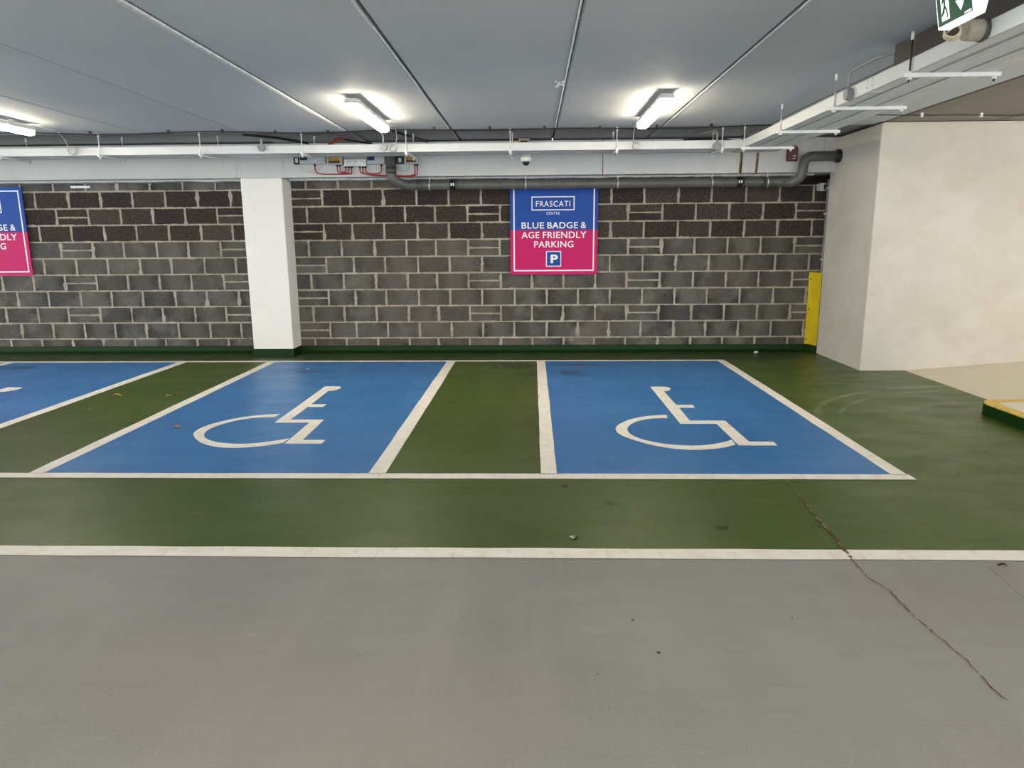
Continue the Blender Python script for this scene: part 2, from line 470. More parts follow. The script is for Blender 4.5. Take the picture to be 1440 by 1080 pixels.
# block wall -------------------------------------------------------
bm = B()
uvc = bm.loops.layers.uv.new('cell'); uvs = bm.loops.layers.uv.new('size'); tin = bm.loops.layers.float_color.new('tint')
def cell(x0, x1, z0, z1, brown):
    f = poly(bm, [(x0, WY, z0), (x1, WY, z0), (x1, WY, z1), (x0, WY, z1)])
    w, h = x1-x0, z1-z0; t = (random.random(), brown, random.random(), 1)
    for l, uvv in zip(f.loops, ((0, 0), (w, 0), (w, h), (0, h))):
        l[uvc].uv = uvv; l[uvs].uv = (w, h); l[tin] = t
odd = [-.42, -.845, -1.27, -1.67, -2.10, -2.54, -2.97]; odd = [3.86, 3.428, 2.99, 2.56, 2.125, 1.693, 1.26, .84, .42, 0.0] + odd
odd = sorted(odd); odd = [-3.4] + odd + [4.3]
even = [-3.4, -2.755, -2.39, -1.96, -1.52, -1.095, -.665, -.24, .19, .61, 1.03, 1.463, 1.898, 2.328, 2.763, 3.193, 3.63, 4.3]
loddB = sorted([-4.17-.4365*i for i in range(-1, 17)]); levenB = sorted([-3.98-.4375*i for i in range(-1, 17)])
dbl_o = {(-.845, -.42), (1.26, 1.693), (3.428, 3.86)}
rows = [(-.02, .195)] + [(.195+.2182*k, .195+.2182*(k+1)) for k in range(9)] + [(2.159, 2.295)]
for r, (z0, z1) in enumerate(rows):
    k = r-1
    isodd = (k % 2 == 1) or r in (0, 10)
    brown = 1.0 if k in (6, 7, 8) else 0.0
    for side in (0, 1):
        if r == 10 and side == 1: odd = [j for j in odd if j < 3.2]+[3.33]
        J = (loddB if isodd else levenB) if side == 0 else (odd if isodd else even)
        J = [j + (0 if (i in (0, len(J)-1)) else random.uniform(-.008, .008)) for i, j in enumerate(J)]
        base = (loddB if isodd else levenB) if side == 0 else (odd if isodd else even)
        for i in range(len(J)-1):
            dbl = False
            if side == 1:
                if isodd and r not in (0, 10): dbl = (round(base[i], 3), round(base[i+1], 3)) in dbl_o
                elif not isodd: dbl = (i == 0)
            else:
                if isodd and r not in (0, 10):
                    m = round((base[i]+4.17)/.4365); dbl = (m % 5 == 0)
            a, b = J[i], J[i+1]
            if dbl:
                zm = (z0+z1)/2+random.uniform(-.006, .006)
                cell(a, b, z0, zm, brown); cell(a, b, zm, z1, brown)
            else: cell(a, b, z0, z1, brown)
# body of the wall behind the facing
x0w, x1w = loddB[0], 4.3
for pts in ([(x0w, WY+.2, -.02), (x1w, WY+.2, -.02), (x1w, WY+.2, 2.295), (x0w, WY+.2, 2.295)],
            [(x0w, WY, 2.295), (x1w, WY, 2.295), (x1w, WY+.2, 2.295), (x0w, WY+.2, 2.295)],
            [(x1w, WY, -.02), (x1w, WY+.2, -.02), (x1w, WY+.2, 2.295), (x1w, WY, 2.295)],
            [(x0w, WY, -.02), (x0w, WY+.2, -.02), (x0w, WY+.2, 2.295), (x0w, WY, 2.295)]):
    f = poly(bm, pts)
    for l in f.loops: l[uvc].uv = (.5, .5); l[uvs].uv = (1, 1); l[tin] = (0, 1, 0, 1)
struct(obj('wall_back', bm, M['block'], calc=False))

# pale mortar bed between the top course and the beam
bm = B()
for a, b in ((-10.6, -3.745), (-3.13, 3.56)):
    x = a
    while x < b:
        w = min(random.uniform(.06, .22), b-x); dz = random.uniform(-.007, .008)
        box(bm, x, x+w, 9.42, WY+.15, 2.262+dz*.7, 2.2845); x += w
struct(obj('trim_1', bm, M['mortar']))

# skirting painted green with a cove
bm = B()
for a, b in ((-10.6, 3.70),):
    prof = [(WY+.01, .095), (WY-.012, .088), (WY-.016, .03), (WY-.035, .012), (WY-.12, .003), (WY-.12, -.01), (WY+.01, -.01)]
    ra = [bm.verts.new((a, y, z)) for y, z in prof]; rb = [bm.verts.new((b, y, z)) for y, z in prof]
    for i in range(len(prof)): bm.faces.new((ra[i], ra[(i+1) % len(prof)], rb[(i+1) % len(prof)], rb[i]))
    bm.faces.new(ra); bm.faces.new(rb)
struct(obj('baseboard_back', bm, M['dark_green']))

# pillar + its painted foot
bm = B(); box(bm, -3.70, -3.17, BY, WY+.1, 0.0, 2.285); pil = struct(obj('concrete_pillar', bm, M['pillar'], bevel=.012), 'white painted concrete pillar between the two panels of block wall', 'pillar')
bm = B(); box(bm, -3.708, -3.162, BY-.008, WY+.0, 0, .098); box(bm, -3.72, -3.15, BY-.03, WY, 0, .012)
o = obj('painted_foot', bm, M['dark_green'], pil); o['label'] = 'dark green painted foot'
# corner strip on the pillar's right edge
bm = B(); box(bm, -3.172, -3.166, BY-.002, WY, .1, 2.27); obj('corner_bead', bm, M['pillar'], pil)

# beam: three precast lengths with open joints
bm = B()
segs = [(-10.6, -3.735), (-3.735, -3.13), (-3.13, .877), (.885, 2.575), (2.603, 2.772), (2.793, 3.60), (3.60, 3.95)]
for i, (a, b) in enumerate(segs):
    box(bm, a, b, BY, WY+.2, 2.285, HC)
for a, b in ((.877, .885), (2.575, 2.603), (2.772, 2.793)): box(bm, a-.002, b+.002, BY+.05, WY+.1, 2.29, HC)
struct(obj('concrete_beam', bm, M['beam'], bevel=.006), 'pale grey painted concrete beam above the block wall', 'beam')
# joint stains
for i, (a, b, ed) in enumerate(((2.577, 2.601, .012), (2.774, 2.791, .008))):
    bm = B()
    n = 18
    for k in range(n):
        z0 = 2.286+.24*k/n; z1 = 2.286+.24*(k+1)/n
        sh = .012*(k/n) + random.uniform(-.002, .002)
        box(bm, a+sh-.004, b+sh-.002, BY+.012, BY+.02, z0, z1, 0)
        box(bm, a+sh-.004-ed, a+sh-.001, BY-.003, BY+.02, z0, z1, 1)
        if i == 1: box(bm, b+sh-.004, b+sh+.004, BY-.003, BY+.02, z0, z1, 1)
    o = struct(obj('trim_2', bm, [M['rust'], M['rust_edge']]))
# thin bearing ledge left of the pillar head
bm = B(); box(bm, -10.6, -3.745, BY-.014, BY+.03, 2.286, 2.304)
struct(obj('trim_3', bm, M['beam'], bevel=.004))

# ceiling planks ----------------------------------------------------
bm = B()
P = 1.167; J0 = .265
ks = range(-9, 9)
for k in ks:
    xa, xb = J0+P*k, J0+P*(k+1)
    g = .009
    dz = {-3: -.012, -2: .0, -1: .004, 0: .0, 1: .004, 2: .0}.get(k, 0.0)
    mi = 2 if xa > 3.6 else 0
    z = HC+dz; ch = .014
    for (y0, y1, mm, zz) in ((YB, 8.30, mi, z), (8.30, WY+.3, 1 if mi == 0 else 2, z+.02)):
        prof = [(xa+g, zz+.15), (xa+g, zz+ch), (xa+g+ch, zz), (xb-g-ch, zz), (xb-g, zz+ch), (xb-g, zz+.15)]
        ra = [bm.verts.new((x, y0, q)) for x, q in prof]; rb = [bm.verts.new((x, y1, q)) for x, q in prof]
        for i in range(6): bm.faces.new((ra[i], ra[(i+1) % 6], rb[(i+1) % 6], rb[i])).material_index = mm
        bm.faces.new(ra).material_index = mm; bm.faces.new(rb).material_index = mm
box(bm, XL, XR, YB, WY+.3, HC+.11, HC+.16, 3)
struct(obj('ceiling', bm, [M['ceiling'], M['ceiling_end'], M['ceiling_bare'], M['joint']]))
# sealant beads and snots in some joints
bm = B()
for x, y0, y1, r in ((J0-P*2-.012, 1.0, 8.3, .013), (J0-.008, 1.0, 8.3, .006), (J0+P+.010, 1.0, 8.3, .006), (J0-P-.01, 4.4, 6.0, .005), (J0-4*P-.008, 2.0, 8.3, .004)):
    n = 60; pts = [(x+random.uniform(-.0005, .0005), y0+(y1-y0)*i/n, HC+.004+random.uniform(-.0004, .0004)) for i in range(n+1)]
    tube(bm, pts, r, 8)
for x, y in ((J0-2*P-.02, 4.93), (J0-2*P-.03, 5.5), (J0-.03, 6.0)):
    for i in range(14):
        a = Vector((x+random.uniform(-.05, .02), y+random.uniform(-.12, .12), HC-.001))
        cyl(bm, a, a+Vector((random.uniform(-.02, .02), random.uniform(-.03, .03), -.003)), random.uniform(.003, .008), 6)
struct(obj('trim_4', bm, M['sealant']))

# core (stair shaft) on the right
bm = B(); box(bm, 3.74, XR, 8.10, 9.38, -.02, 2.688); box(bm, 3.96, XR, 9.39, WY+.4, -.02, 2.688); struct(obj('wall_right', bm, M['core'], bevel=.01))  # second box is unseen, added to stop light leaking behind the core
bm = B(); box(bm, 3.755, XR, 8.092, 8.11, 2.655, 2.692); struct(obj('trim_5', bm, M['core']))

# dark steel plate hanging from the slab over the tray
bm = B()
prism(bm, [(2.335, 4.975), (2.415, 2.0), (2.455, 2.0), (2.375, 4.975)], 2.565, HC+.012)
for y in (4.72, 4.2, 3.3):
    x = 2.335+(4.975-y)*.0269; cyl(bm, (x-.004, y, 2.65), (x+.01, y, 2.65), .008, 8)
o = obj('steel_plate', bm, M['steel_dark']); tag(o, 'long dark brown steel plate on the ceiling above the right-hand cable tray', 'plate')

# ------------------------------------------------------------------ floor markings
lines_z = .003
def strip(bm, x0, x1, y0, y1, z=lines_z):
    """paint film with slightly wavy edges and a little thickness"""
    n = max(2, int(max(x1-x0, y1-y0)/.25)); alongx = (x1-x0) > (y1-y0)
    A, Bv = [], []
    for i in range(n+1):
        t = i/n; j, k = random.uniform(-.003, .003), random.uniform(-.003, .003)
        if alongx: A.append((x0+(x1-x0)*t, y0+j)); Bv.append((x0+(x1-x0)*t, y1+k))
        else: A.append((x1+j, y0+(y1-y0)*t)); Bv.append((x0+k, y0+(y1-y0)*t))
    for i in range(n):
        poly(bm, [A[i]+(z,), A[i+1]+(z,), Bv[i+1]+(z,), Bv[i]+(z,)])

YF0, YF1 = 4.325, 4.425      # front line
YR0, YR1 = 8.765, 8.86       # rear line
PB = 3.385
SYM_BODY = [(1.211, 7.205), (1.322, 7.207), (1.384, 7.190), (1.404, 7.113), (1.381, 7.026), (1.347, 6.983), (1.311, 6.983), (1.318, 6.383), (1.467, 6.383), (1.460, 6.267), (1.32, 6.267), (1.315, 5.806), (1.607, 5.806), (1.621, 5.178), (1.799, 5.175), (1.798, 5.075), (1.517, 5.075), (1.510, 5.70), (1.215, 5.70)]
SYM_ARC = [(1.157, 6.005), (1.041, 5.983), (0.923, 5.929), (0.799, 5.819), (0.706, 5.672), (0.668, 5.551), (0.671, 5.416), (0.712, 5.305), (0.809, 5.164), (0.907, 5.063), (1.033, 4.988), (1.166, 4.96), (1.261, 4.976), (1.382, 5.015), (1.499, 5.098), (1.507, 5.228), (1.419, 5.158), (1.309, 5.097), (1.19, 5.07), (1.098, 5.08), (0.991, 5.113), (0.889, 5.181), (0.815, 5.269), (0.764, 5.397), (0.759, 5.531), (0.793, 5.651), (0.868, 5.776), (0.978, 5.862), (1.079, 5.889), (1.148, 5.888)]
def resample(P, n):
    """smooth open curve through P, n+1 points evenly spaced"""
    V = [Vector(p) for p in P]; V = [V[0]*2-V[1]] + V + [V[-1]*2-V[-2]]
    out = []
    for i in range(1, len(V)-2):
        p0, p1, p2, p3 = V[i-1:i+3]
        for k in range(8):
            t = k/8; out.append(.5*((2*p1)+(-p0+p2)*t+(2*p0-5*p1+4*p2-p3)*t*t+(-p0+3*p1-3*p2+p3)*t**3))
    out.append(V[-2])
    L = [0]
    for a, b in zip(out, out[1:]): L.append(L[-1]+(b-a).length)
    res = []; j = 0
    for k in range(n+1):
        d = L[-1]*k/n
        while j < len(L)-2 and L[j+1] < d: j += 1
        t = (d-L[j])/(L[j+1]-L[j]); q = out[j].lerp(out[j+1], min(1, t)); res.append((q.x, q.y))
    return res
arc_o = resample(SYM_ARC[:15], 64); arc_i = resample(SYM_ARC[15:][::-1], 64)
bay_lines = [(.055, .160, 2.300, 2.400), (-3.348, -3.243, -1.075, -.963), (-6.73, -6.62, -4.497, -4.383)]
bay_labels = ['blue painted disabled parking bay in front of the parking sign, nearest the concrete core', 'blue painted disabled parking bay in front of the white pillar, middle of the three bays', 'blue painted disabled parking bay cut off by the left edge of the photo']
for i in range(3):
    xl0, xl1, xr0, xr1 = bay_lines[i]; dx = -PB*i; dyy = (0, .04, .02)[i]
    root = thing('parking_bay', bay_labels[i], 'parking bay', ((xl0+xr1)/2, 4.375, 0), 'blue disabled bays')
    bm = B(); quadz = .0015
    poly(bm, [(xl1-.02, YF1-.02, quadz), (xr0+.02, YF1-.02, quadz), (xr0+.02, YR0+.02, quadz), (xl1-.02, YR0+.02, quadz)])
    o = obj('blue_surface', bm, M['blue'], root); o['label'] = 'worn blue painted surface'
    for nm, a, b in (('border_line', xl0, xl1), ('border_line', xr0, xr1)):
        bm = B(); strip(bm, a, b, YF1-.01, YR0+.01); o = obj(nm, bm, M['line'], root)
    bm = B()
    f = poly(bm, [(x+dx, y+dyy, lines_z) for x, y in SYM_BODY]); bmesh.ops.triangulate(bm, faces=[f])
    for j in range(len(arc_o)-1):
        poly(bm, [(p[0]+dx, p[1]+dyy, lines_z) for p in (arc_o[j], arc_o[j+1], arc_i[j+1], arc_i[j])])
    o = obj('wheelchair_symbol', bm, M['line'], root); o['label'] = 'white painted wheelchair symbol'
bm = B(); strip(bm, -10.2, 2.412, YF0, YF1); tag(obj('painted_line', bm, M['line']), 'white line closing the front of the blue bays', 'line')
bm = B(); strip(bm, -10.2, 2.392, YR0+.005, YR1); tag(obj('painted_line', bm, M['line']), 'thin white line along the back of the bays near the block wall', 'line')
bm = B(); strip(bm, -10.5, 5.5, 3.175, 3.285); tag(obj('painted_line', bm, M['line']), 'long white line dividing the green strip from the grey driving lane', 'line')

# ------------------------------------------------------------------ kerb island
root = thing('kerb_island', 'low kerb island with yellow edge and rounded nose beside the concrete ramp', 'kerb', (5.0, 5.0, 0))
def island(inset):
    x0, y1, r = 3.848+inset, 6.15-inset, .17-inset*.5
    pts = [(x0, 0.5)]
    for k in range(11):
        a = PI - (PI/2)*k/10
        pts.append((x0+r+r*math.cos(a), y1-r+r*math.sin(a)))
    pts += [(7.2, y1+.0), (7.2, .5)]
    return pts
H = .105
bm = B(); prism(bm, island(0), 0, H-.012); o = obj('kerb_side', bm, M['dark_green'], root, bevel=.01); o['label'] = 'dark green painted kerb face'
bm = B()
outer, inner = island(.006), island(.10)
for a, b, c, d in zip(outer, outer[1:], inner[1:], inner):
    vs = [bm.verts.new((p[0], p[1], z)) for p, z in ((a, H), (b, H), (c, H), (d, H))]
    bm.faces.new(vs)
for a, b in zip(outer, outer[1:]):
    poly(bm, [(a[0], a[1], H), (b[0], b[1], H), (b[0], b[1], H-.02), (a[0], a[1], H-.02)])
o = obj('kerb_edge', bm, M['yellow_kerb'], root); o['label'] = 'worn yellow kerb edge'
bm = B(); prism(bm, inner, H-.03, H-.001); o = obj('island_top', bm, M['concrete'], root)

# ------------------------------------------------------------------ yellow guard, vertical pipe
root = thing('corner_guard', 'yellow steel corner guard in front of the grey riser pipe', 'guard', (3.69, 9.48, .09))
bm = B()
z0, z1 = .095, 1.045
prof = [(3.655, WY), (3.657, WY-.006), (3.690, WY-.006), (3.742, 9.385), (3.736, 9.382), (3.686, WY-.014), (3.650, WY-.014), (3.650, WY)]
prism(bm, prof, z0, z1)
obj('guard_plate', bm, M['yellow'], root)
for z in (.16, .56, .96):
    bm = B(); cyl(bm, (3.668, WY-.013, z), (3.668, WY-.024, z), .010, 6); o = obj('bolt', bm, M['black'], root)
bm = B(); prism(bm, [(3.655, WY), (3.655, WY-.02), (3.745, 9.375), (3.79, 9.42), (3.79, WY)], 0, .085)
struct(obj('trim_6', bm, M['dark_green']))

root = thing('riser_pipe', 'grey vertical riser pipe in the gap between block wall and core', 'pipe', (3.80, 9.47, .1))
bm = B(); cyl(bm, (3.80, 9.475, .1), (3.80, 9.475, 2.22), .045, 16); obj('pipe', bm, M['mid_grey'], root)
for z in (1.20, 1.78, 2.10):
    bm = B(); cyl(bm, (3.80, 9.475, z), (3.80, 9.475, z+.025), .051, 16); box(bm, 3.75, 3.80, 9.43, 9.52, z+.002, z+.022); obj('pipe_clip', bm, M['galv'], root)
root = thing('wall_bracket', 'small galvanised box bracket high in the corner by the riser pipe', 'bracket', (3.70, 9.5, 2.1))
bm = B(); box(bm, 3.66, 3.725, 9.50, WY, 2.085, 2.165); obj('bracket_box', bm, M['galv'], root, bevel=.004)
bm = B(); box(bm, 3.66, 3.672, 9.45, 9.50, 2.075, 2.17); box(bm, 3.672, 3.73, 9.45, 9.50, 2.075, 2.087); box(bm, 3.672, 3.73, 9.45, 9.50, 2.158, 2.17); obj('bracket_flange', bm, M['galv'], root)

# ------------------------------------------------------------------ signs
def text_mesh(s, x0, x1, z0, y, off=0.0, spacing=1.0, height=None):
    cu = D.curves.new('t', 'FONT'); cu.body = s; cu.offset = off; cu.space_character = spacing; cu.resolution_u = 4; cu.fill_mode = 'FRONT'; cu.extrude = 0.0
    ob = D.objects.new('t', cu); C.objects.link(ob); bpy.context.view_layer.update()
    me = D.meshes.new_from_object(ob.evaluated_get(bpy.context.evaluated_depsgraph_get()))
    bm = B(); bm.from_mesh(me); D.objects.remove(ob); D.curves.remove(cu); D.meshes.remove(me)
    xs = [v.co.x for v in bm.verts]; ys = [v.co.y for v in bm.verts]
    sx = (x1-x0)/(max(xs)-min(xs)); sz = (height/(max(ys)-min(ys))) if height else sx
    mx, my = min(xs), min(ys)
    for v in bm.verts: v.co = Vector((x0+(v.co.x-mx)*sx, y, z0+(v.co.y-my)*sz))
    return bm
def rect_frame(bm, x0, x1, z0, z1, w, y):
    for a in ((x0, x1, z0, z0+w), (x0, x1, z1-w, z1), (x0, x0+w, z0+w, z1-w), (x1-w, x1, z0+w, z1-w)):
        poly(bm, [(a[0], y, a[2]), (a[1], y, a[2]), (a[1], y, a[3]), (a[0], y, a[3])])
def make_sign(label, dx, dz):
    SY = 9.545
    root = thing('parking_sign', label, 'sign', (.285+dx, SY, 1.04+dz), 'blue badge parking signs')
    x0, x1, z0, zs, z1 = -.287+dx, .857+dx, 1.04+dz, 1.615+dz, 2.198+dz
    bm = B(); box(bm, x0, x1, SY, SY+.012, z0, zs, 0); box(bm, x0, x1, SY, SY+.012, zs, z1, 1)
    for x in (x0+.1, x1-.1):
        for z in (z0+.15, z1-.15): cyl(bm, (x, SY+.012, z), (x, WY+.004, z), .015, 8, 2)
    obj('panel', bm, [M['sign_pink'], M['sign_blue'], M['galv']], root)
    y = SY-.0012
    bm = B(); rect_frame(bm, x0+.042, x1-.042, z0+.042, z1-.042, .017, y); obj('border', bm, M['sign_white'], root)
    bm = B(); rect_frame(bm, -.007+dx, .552+dx, 1.866+dz, 2.042+dz, .012, y); obj('logo_frame', bm, M['sign_white'], root)
    L = [('FRASCATI', .050, .496, 1.913, .004, 1.12, .072), ('CENTRE', .187, .360, 1.811, .004, 1.18, .034),
         ('BLUE', -.138, .157, 1.634, .013, 1.06, .082), ('BADGE', .200, .598, 1.634, .013, 1.06, .083), ('&', .636, .708, 1.634, .013, 1.06, .082),
         ('AGE', -.140, .096, 1.510, .013, 1.06, .083), ('FRIENDLY', .140, .712, 1.510, .013, 1.06, .083), ('PARKING', .026, .543, 1.390, .013, 1.06, .083)]
    for s, a, b, z, off, sp, h in L:
        obj('lettering', text_mesh(s, a+dx, b+dx, z+dz, y, off, sp, h), M['sign_white'], root)
    bm = B(); box(bm, .183+dx, .382+dx, y-.001, SY, 1.142+dz, 1.344+dz); ps = obj('parking_symbol', bm, M['sign_white'], root)
    bm = B(); poly(bm, [(.194+dx, y-.002, 1.153+dz), (.371+dx, y-.002, 1.153+dz), (.371+dx, y-.002, 1.333+dz), (.194+dx, y-.002, 1.333+dz)])
    obj('symbol_ground', bm, M['sign_blue'], ps)
    obj('letter', text_mesh('P', .243+dx, .340+dx, 1.186+dz, y-.003, .035, 1, .112), M['sign_white'], ps)
make_sign('blue and magenta parking sign on the block wall right of the pillar', 0, 0)
make_sign('blue and magenta parking sign cut off by the left edge of the photo', -7.612, .027)

# ------------------------------------------------------------------ luminaires
def make_light():
    root = thing('ceiling_light', '', 'ceiling light', (0, 0, HC), 'linear ceiling lights')
    L = 1.34
    bm = B()
    prof = [(-.057, -.072), (-.061, -.060), (-.05, -.036), (.05, -.036), (.061, -.060), (.057, -.072)]
    prism(bm, [(p[0], p[1]) for p in prof], -L/2, L/2)
    bmesh.ops.rotate(bm, verts=bm.verts, cent=(0, 0, 0), matrix=Matrix.Rotation(PI/2, 3, 'X'))
    hs = obj('housing', bm, M['grey_plastic'], root); hs.location = (0, 0, 0)
    bm = B()
    prof = [(-.053, -.070), (-.053, -.098), (-.044, -.114), (-.02, -.120), (.02, -.120), (.044, -.114), (.053, -.098), (.053, -.070)]
    prism(bm, prof, -L/2+.004, L/2-.004)
    bmesh.ops.rotate(bm, verts=bm.verts, cent=(0, 0, 0), matrix=Matrix.Rotation(PI/2, 3, 'X'))
    df = obj('diffuser', bm, M['lamp'], root); df.location = (0, 0, 0)
    for y in (-.42, .42):
        bm = B(); box(bm, -.045, .045, y-.02, y+.02, -.036, -.03); box(bm, -.02, .02, y-.02, y+.02, -.034, .006)
        o = obj('mounting_bracket', bm, M['galv'], root); o.location = (0, 0, 0)
    for y in (-.55, -.28, .0, .28, .55):
        for s in (-1, 1):
            bm = B(); box(bm, s*.058-.005, s*.058+.005, y-.012, y+.012, -.080, -.054)
            o = obj('clip', bm, M['galv'], root); o.location = (0, 0, 0)
    return root
li = make_light()
spots = [(-1.51, 6.93, 'lit linear ceiling light left of centre, above the grey control boxes'),
         (1.11, 6.90, 'lit linear ceiling light right of centre, nearest the right-hand cable tray'),
         (-5.15, 6.86, 'lit linear ceiling light cut off by the left edge of the photo'),
         (-1.51, .3, 'unseen linear ceiling light added over the driving lane left of the viewer'),  # unseen lights from here down, added as fill for lane and core
         (1.11, .3, 'unseen linear ceiling light added over the driving lane right of the viewer'),
         (-5.15, .3, 'unseen linear ceiling light added over the driving lane far left of the viewer'),
         (5.7, 5.2, 'unseen linear ceiling light added above the concrete ramp'),
         (5.7, .3, 'unseen linear ceiling light added over the driving lane far right of the viewer'),
         (-1.51, -4.2, 'unseen linear ceiling light added well behind the viewer on the left'),
         (1.11, -4.2, 'unseen linear ceiling light added well behind the viewer on the right')]
for i, (x, y, lb) in enumerate(spots):
    o = li if i == 0 else copy_tree(li)
    o.location = (x, y, HC); o['label'] = lb

# ------------------------------------------------------------------ cable trays
TZ = 2.466; TH = .088
def tray(name, label, axis, pts_a, width, side):
    """axis 'x' or 'y' run from pts_a[0]..; local frame: s along, t across"""
    root = thing(name, label, 'cable tray', pts_a[0])
    (x0, y0, _), (x1, y1, _) = pts_a[0], pts_a[-1]
    Ltot = (Vector(pts_a[-1])-Vector(pts_a[0])).length
    d = (Vector(pts_a[-1])-Vector(pts_a[0])).normalized(); tdir = Vector((-d.y, d.x, 0))*side
    o0 = Vector(pts_a[0])
    def P3(s, t, z): return o0+d*s+tdir*t+Vector((0, 0, z-o0.z))
    def pbox(bm, s0, s1, t0, t1, z0, z1):
        v = [bm.verts.new(P3(s, t, z)) for s in (s0, s1) for t in (t0, t1) for z in (z0, z1)]
        for f in ((0, 1, 3, 2), (4, 6, 7, 5), (0, 4, 5, 1), (2, 3, 7, 6), (0, 2, 6, 4), (1, 5, 7, 3)): bm.faces.new([v[i] for i in f])
    th = .0025
    for t0, lip in ((0, 1), (width, -1)):
        bm = B(); a, b = sorted((t0, t0+lip*th)); pbox(bm, 0, Ltot, a, b, TZ, TZ+TH)
        a, b = sorted((t0, t0+lip*.016)); pbox(bm, 0, Ltot, a, b, TZ+TH-th, TZ+TH)
        obj('side_flange', bm, M['galv_tray'], root)
    bm = B()
    k = width/.485
    grooves = [(.110*k, .030), (.298*k, .030)]            # recessed bands with round-ish holes
    minor = [.165*k, .215*k, .250*k, .352*k, .385*k]      # thin slotted lines
    zones = sorted([(c-w/2, c+w/2, .045, .5, .010) for c, w in grooves]+[(m-.0022, m+.0022, .05, .8, 0) for m in minor])
    t = 0.0
    for a, b, pch, duty, up in zones:
        if a > t: pbox(bm, 0, Ltot, t, a, TZ, TZ+th)
        if up:
            pbox(bm, 0, Ltot, a-.001, a, TZ, TZ+up); pbox(bm, 0, Ltot, b, b+.001, TZ, TZ+up)
            c0, c1 = a+(b-a)*.28, b-(b-a)*.28
            pbox(bm, 0, Ltot, a, c0, TZ+up, TZ+up+th); pbox(bm, 0, Ltot, c1, b, TZ+up, TZ+up+th)
            a, b = c0, c1
        n = int(Ltot/pch)
        for i in range(n+1):
            s0 = i*pch; s1 = min(Ltot, s0+pch*(1-duty))
            if s1 > s0: pbox(bm, s0, s1, a, b, TZ+up, TZ+up+th)
        t = zones[[z[2:] for z in zones].index((pch, duty, up))][1] if False else (b+(b-a)*.28/.44 if up else b)
    pbox(bm, 0, Ltot, t, width, TZ, TZ+th)
    o = obj('perforated_base', bm, M['galv_tray'], root); o['label'] = 'perforated tray floor'
    return root, P3, pbox, Ltot
FY = 8.275
r1, P3a, pba, La = tray('cable_tray', 'long galvanised cable tray running along in front of the concrete beam', 'x', [(-10.5, FY+.02, TZ), (2.30, FY, TZ)], .39, 1)
for s in (10.5-5.42, 10.5+.06, 10.5-3.98+1.2):
    bm = B(); pba(bm, s-.05, s+.05, -.003, 0, TZ+.012, TZ+TH-.012)
    for ds in (-.03, .03):
        for z in (.03, .078): c = P3a(s+ds*.6, -.003, TZ+z); cyl(bm, c, c+Vector((0, -.006, 0)), .006, 8)
    obj('splice_plate', bm, M['galv_tray'], r1)
r2, P3b, pbb, Lb = tray('cable_tray', 'galvanised cable tray running towards the viewer under the ceiling at right', 'y', [(2.325, 8.70, TZ), (2.285, 4.9, TZ), (2.27, 2.2, TZ)], .485, 1)
s = 8.70-5.2
bm = B(); pbb(bm, s-.06, s+.06, -.003, 0, TZ+.006, TZ+TH-.006); pbb(bm, s-.004, s+.004, .0, .09, TZ-.004, TZ)
for ds in (-.035, .035):
    for z in (.03, .078): c = P3b(s+ds, -.003, TZ+z); cyl(bm, c, c+Vector((-.006, 0, 0)), .006, 8)
obj('splice_plate', bm, M['galv_tray'], r2)
bm = B(); box(bm, 2.262, 2.332, FY-.006, FY+.0, TZ+.002, TZ+TH-.002)
box(bm, 2.326, 2.332, FY-.006, FY+.06, TZ+.002, TZ+TH-.002); obj('corner_plate', bm, M['galv_tray'], r1)

def hanger(label, p_front, p_back, rod_m, group):
    a, b = Vector(p_front), Vector(p_back); d = (b-a).normalized(); w = Vector((-d.y, d.x, 0))
    root = thing('tray_hanger', label, 'hanger', (a.x, a.y, TZ-.03), group)
    bm = B()
    zt = TZ-.0005; hh = .025; hw = .014
    a2, b2 = a-d*.035, b+d*.035
    v = []
    for p in (a2, b2):
        for sw in (-hw, hw):
            for z in (zt-hh, zt): v.append(bm.verts.new((p.x+w.x*sw, p.y+w.y*sw, z)))
    for f in ((0, 1, 3, 2), (4, 6, 7, 5), (0, 4, 5, 1), (2, 3, 7, 6), (0, 2, 6, 4), (1, 5, 7, 3)): bm.faces.new([v[i] for i in f])
    obj('channel_bar', bm, M['galv'], root, bevel=.002)
    for p in (a, b):
        ceil = HC-.002 if p.y < 8.3 else HC+.018
        bm = B(); cyl(bm, (p.x, p.y, zt-hh-.028), (p.x, p.y, ceil+.004), .0055, 8); obj('threaded_rod', bm, rod_m, root)
        bm = B(); cyl(bm, (p.x, p.y, ceil-.045), (p.x, p.y, ceil+.002), .010, 10); obj('ceiling_anchor', bm, M['white_plastic'], root)
        bm = B(); cyl(bm, (p.x, p.y, zt-hh-.014), (p.x, p.y, zt-hh), .015, 6); obj('nut', bm, M['white_plastic'], root)
        bm = B(); cyl(bm, (p.x, p.y, zt+.0), (p.x, p.y, zt+.01), .012, 6); obj('nut', bm, M['white_plastic'], root)
hx = [-6.03, -4.87, -3.72, -2.57, -1.40, -.24, .936, 2.09]
hl = ['tray hanger at the far left beside the left light, first along the beam', 'tray hanger of the long tray, second from the left edge of the photo', 'tray hanger of the long tray, nearest the left side of the white pillar',
      'tray hanger over the left end of the grey control boxes', 'tray hanger over the right end of the grey control boxes', 'tray hanger just left of the dome camera',
      'tray hanger of the long tray below the right ceiling light', 'tray hanger of the long tray just left of the tray corner']
for x, lb in zip(hx, hl):
    hanger(lb, (x, FY-.03, 0), (x+.01, FY+.43, 0), M['galv'], 'hangers of the long tray')
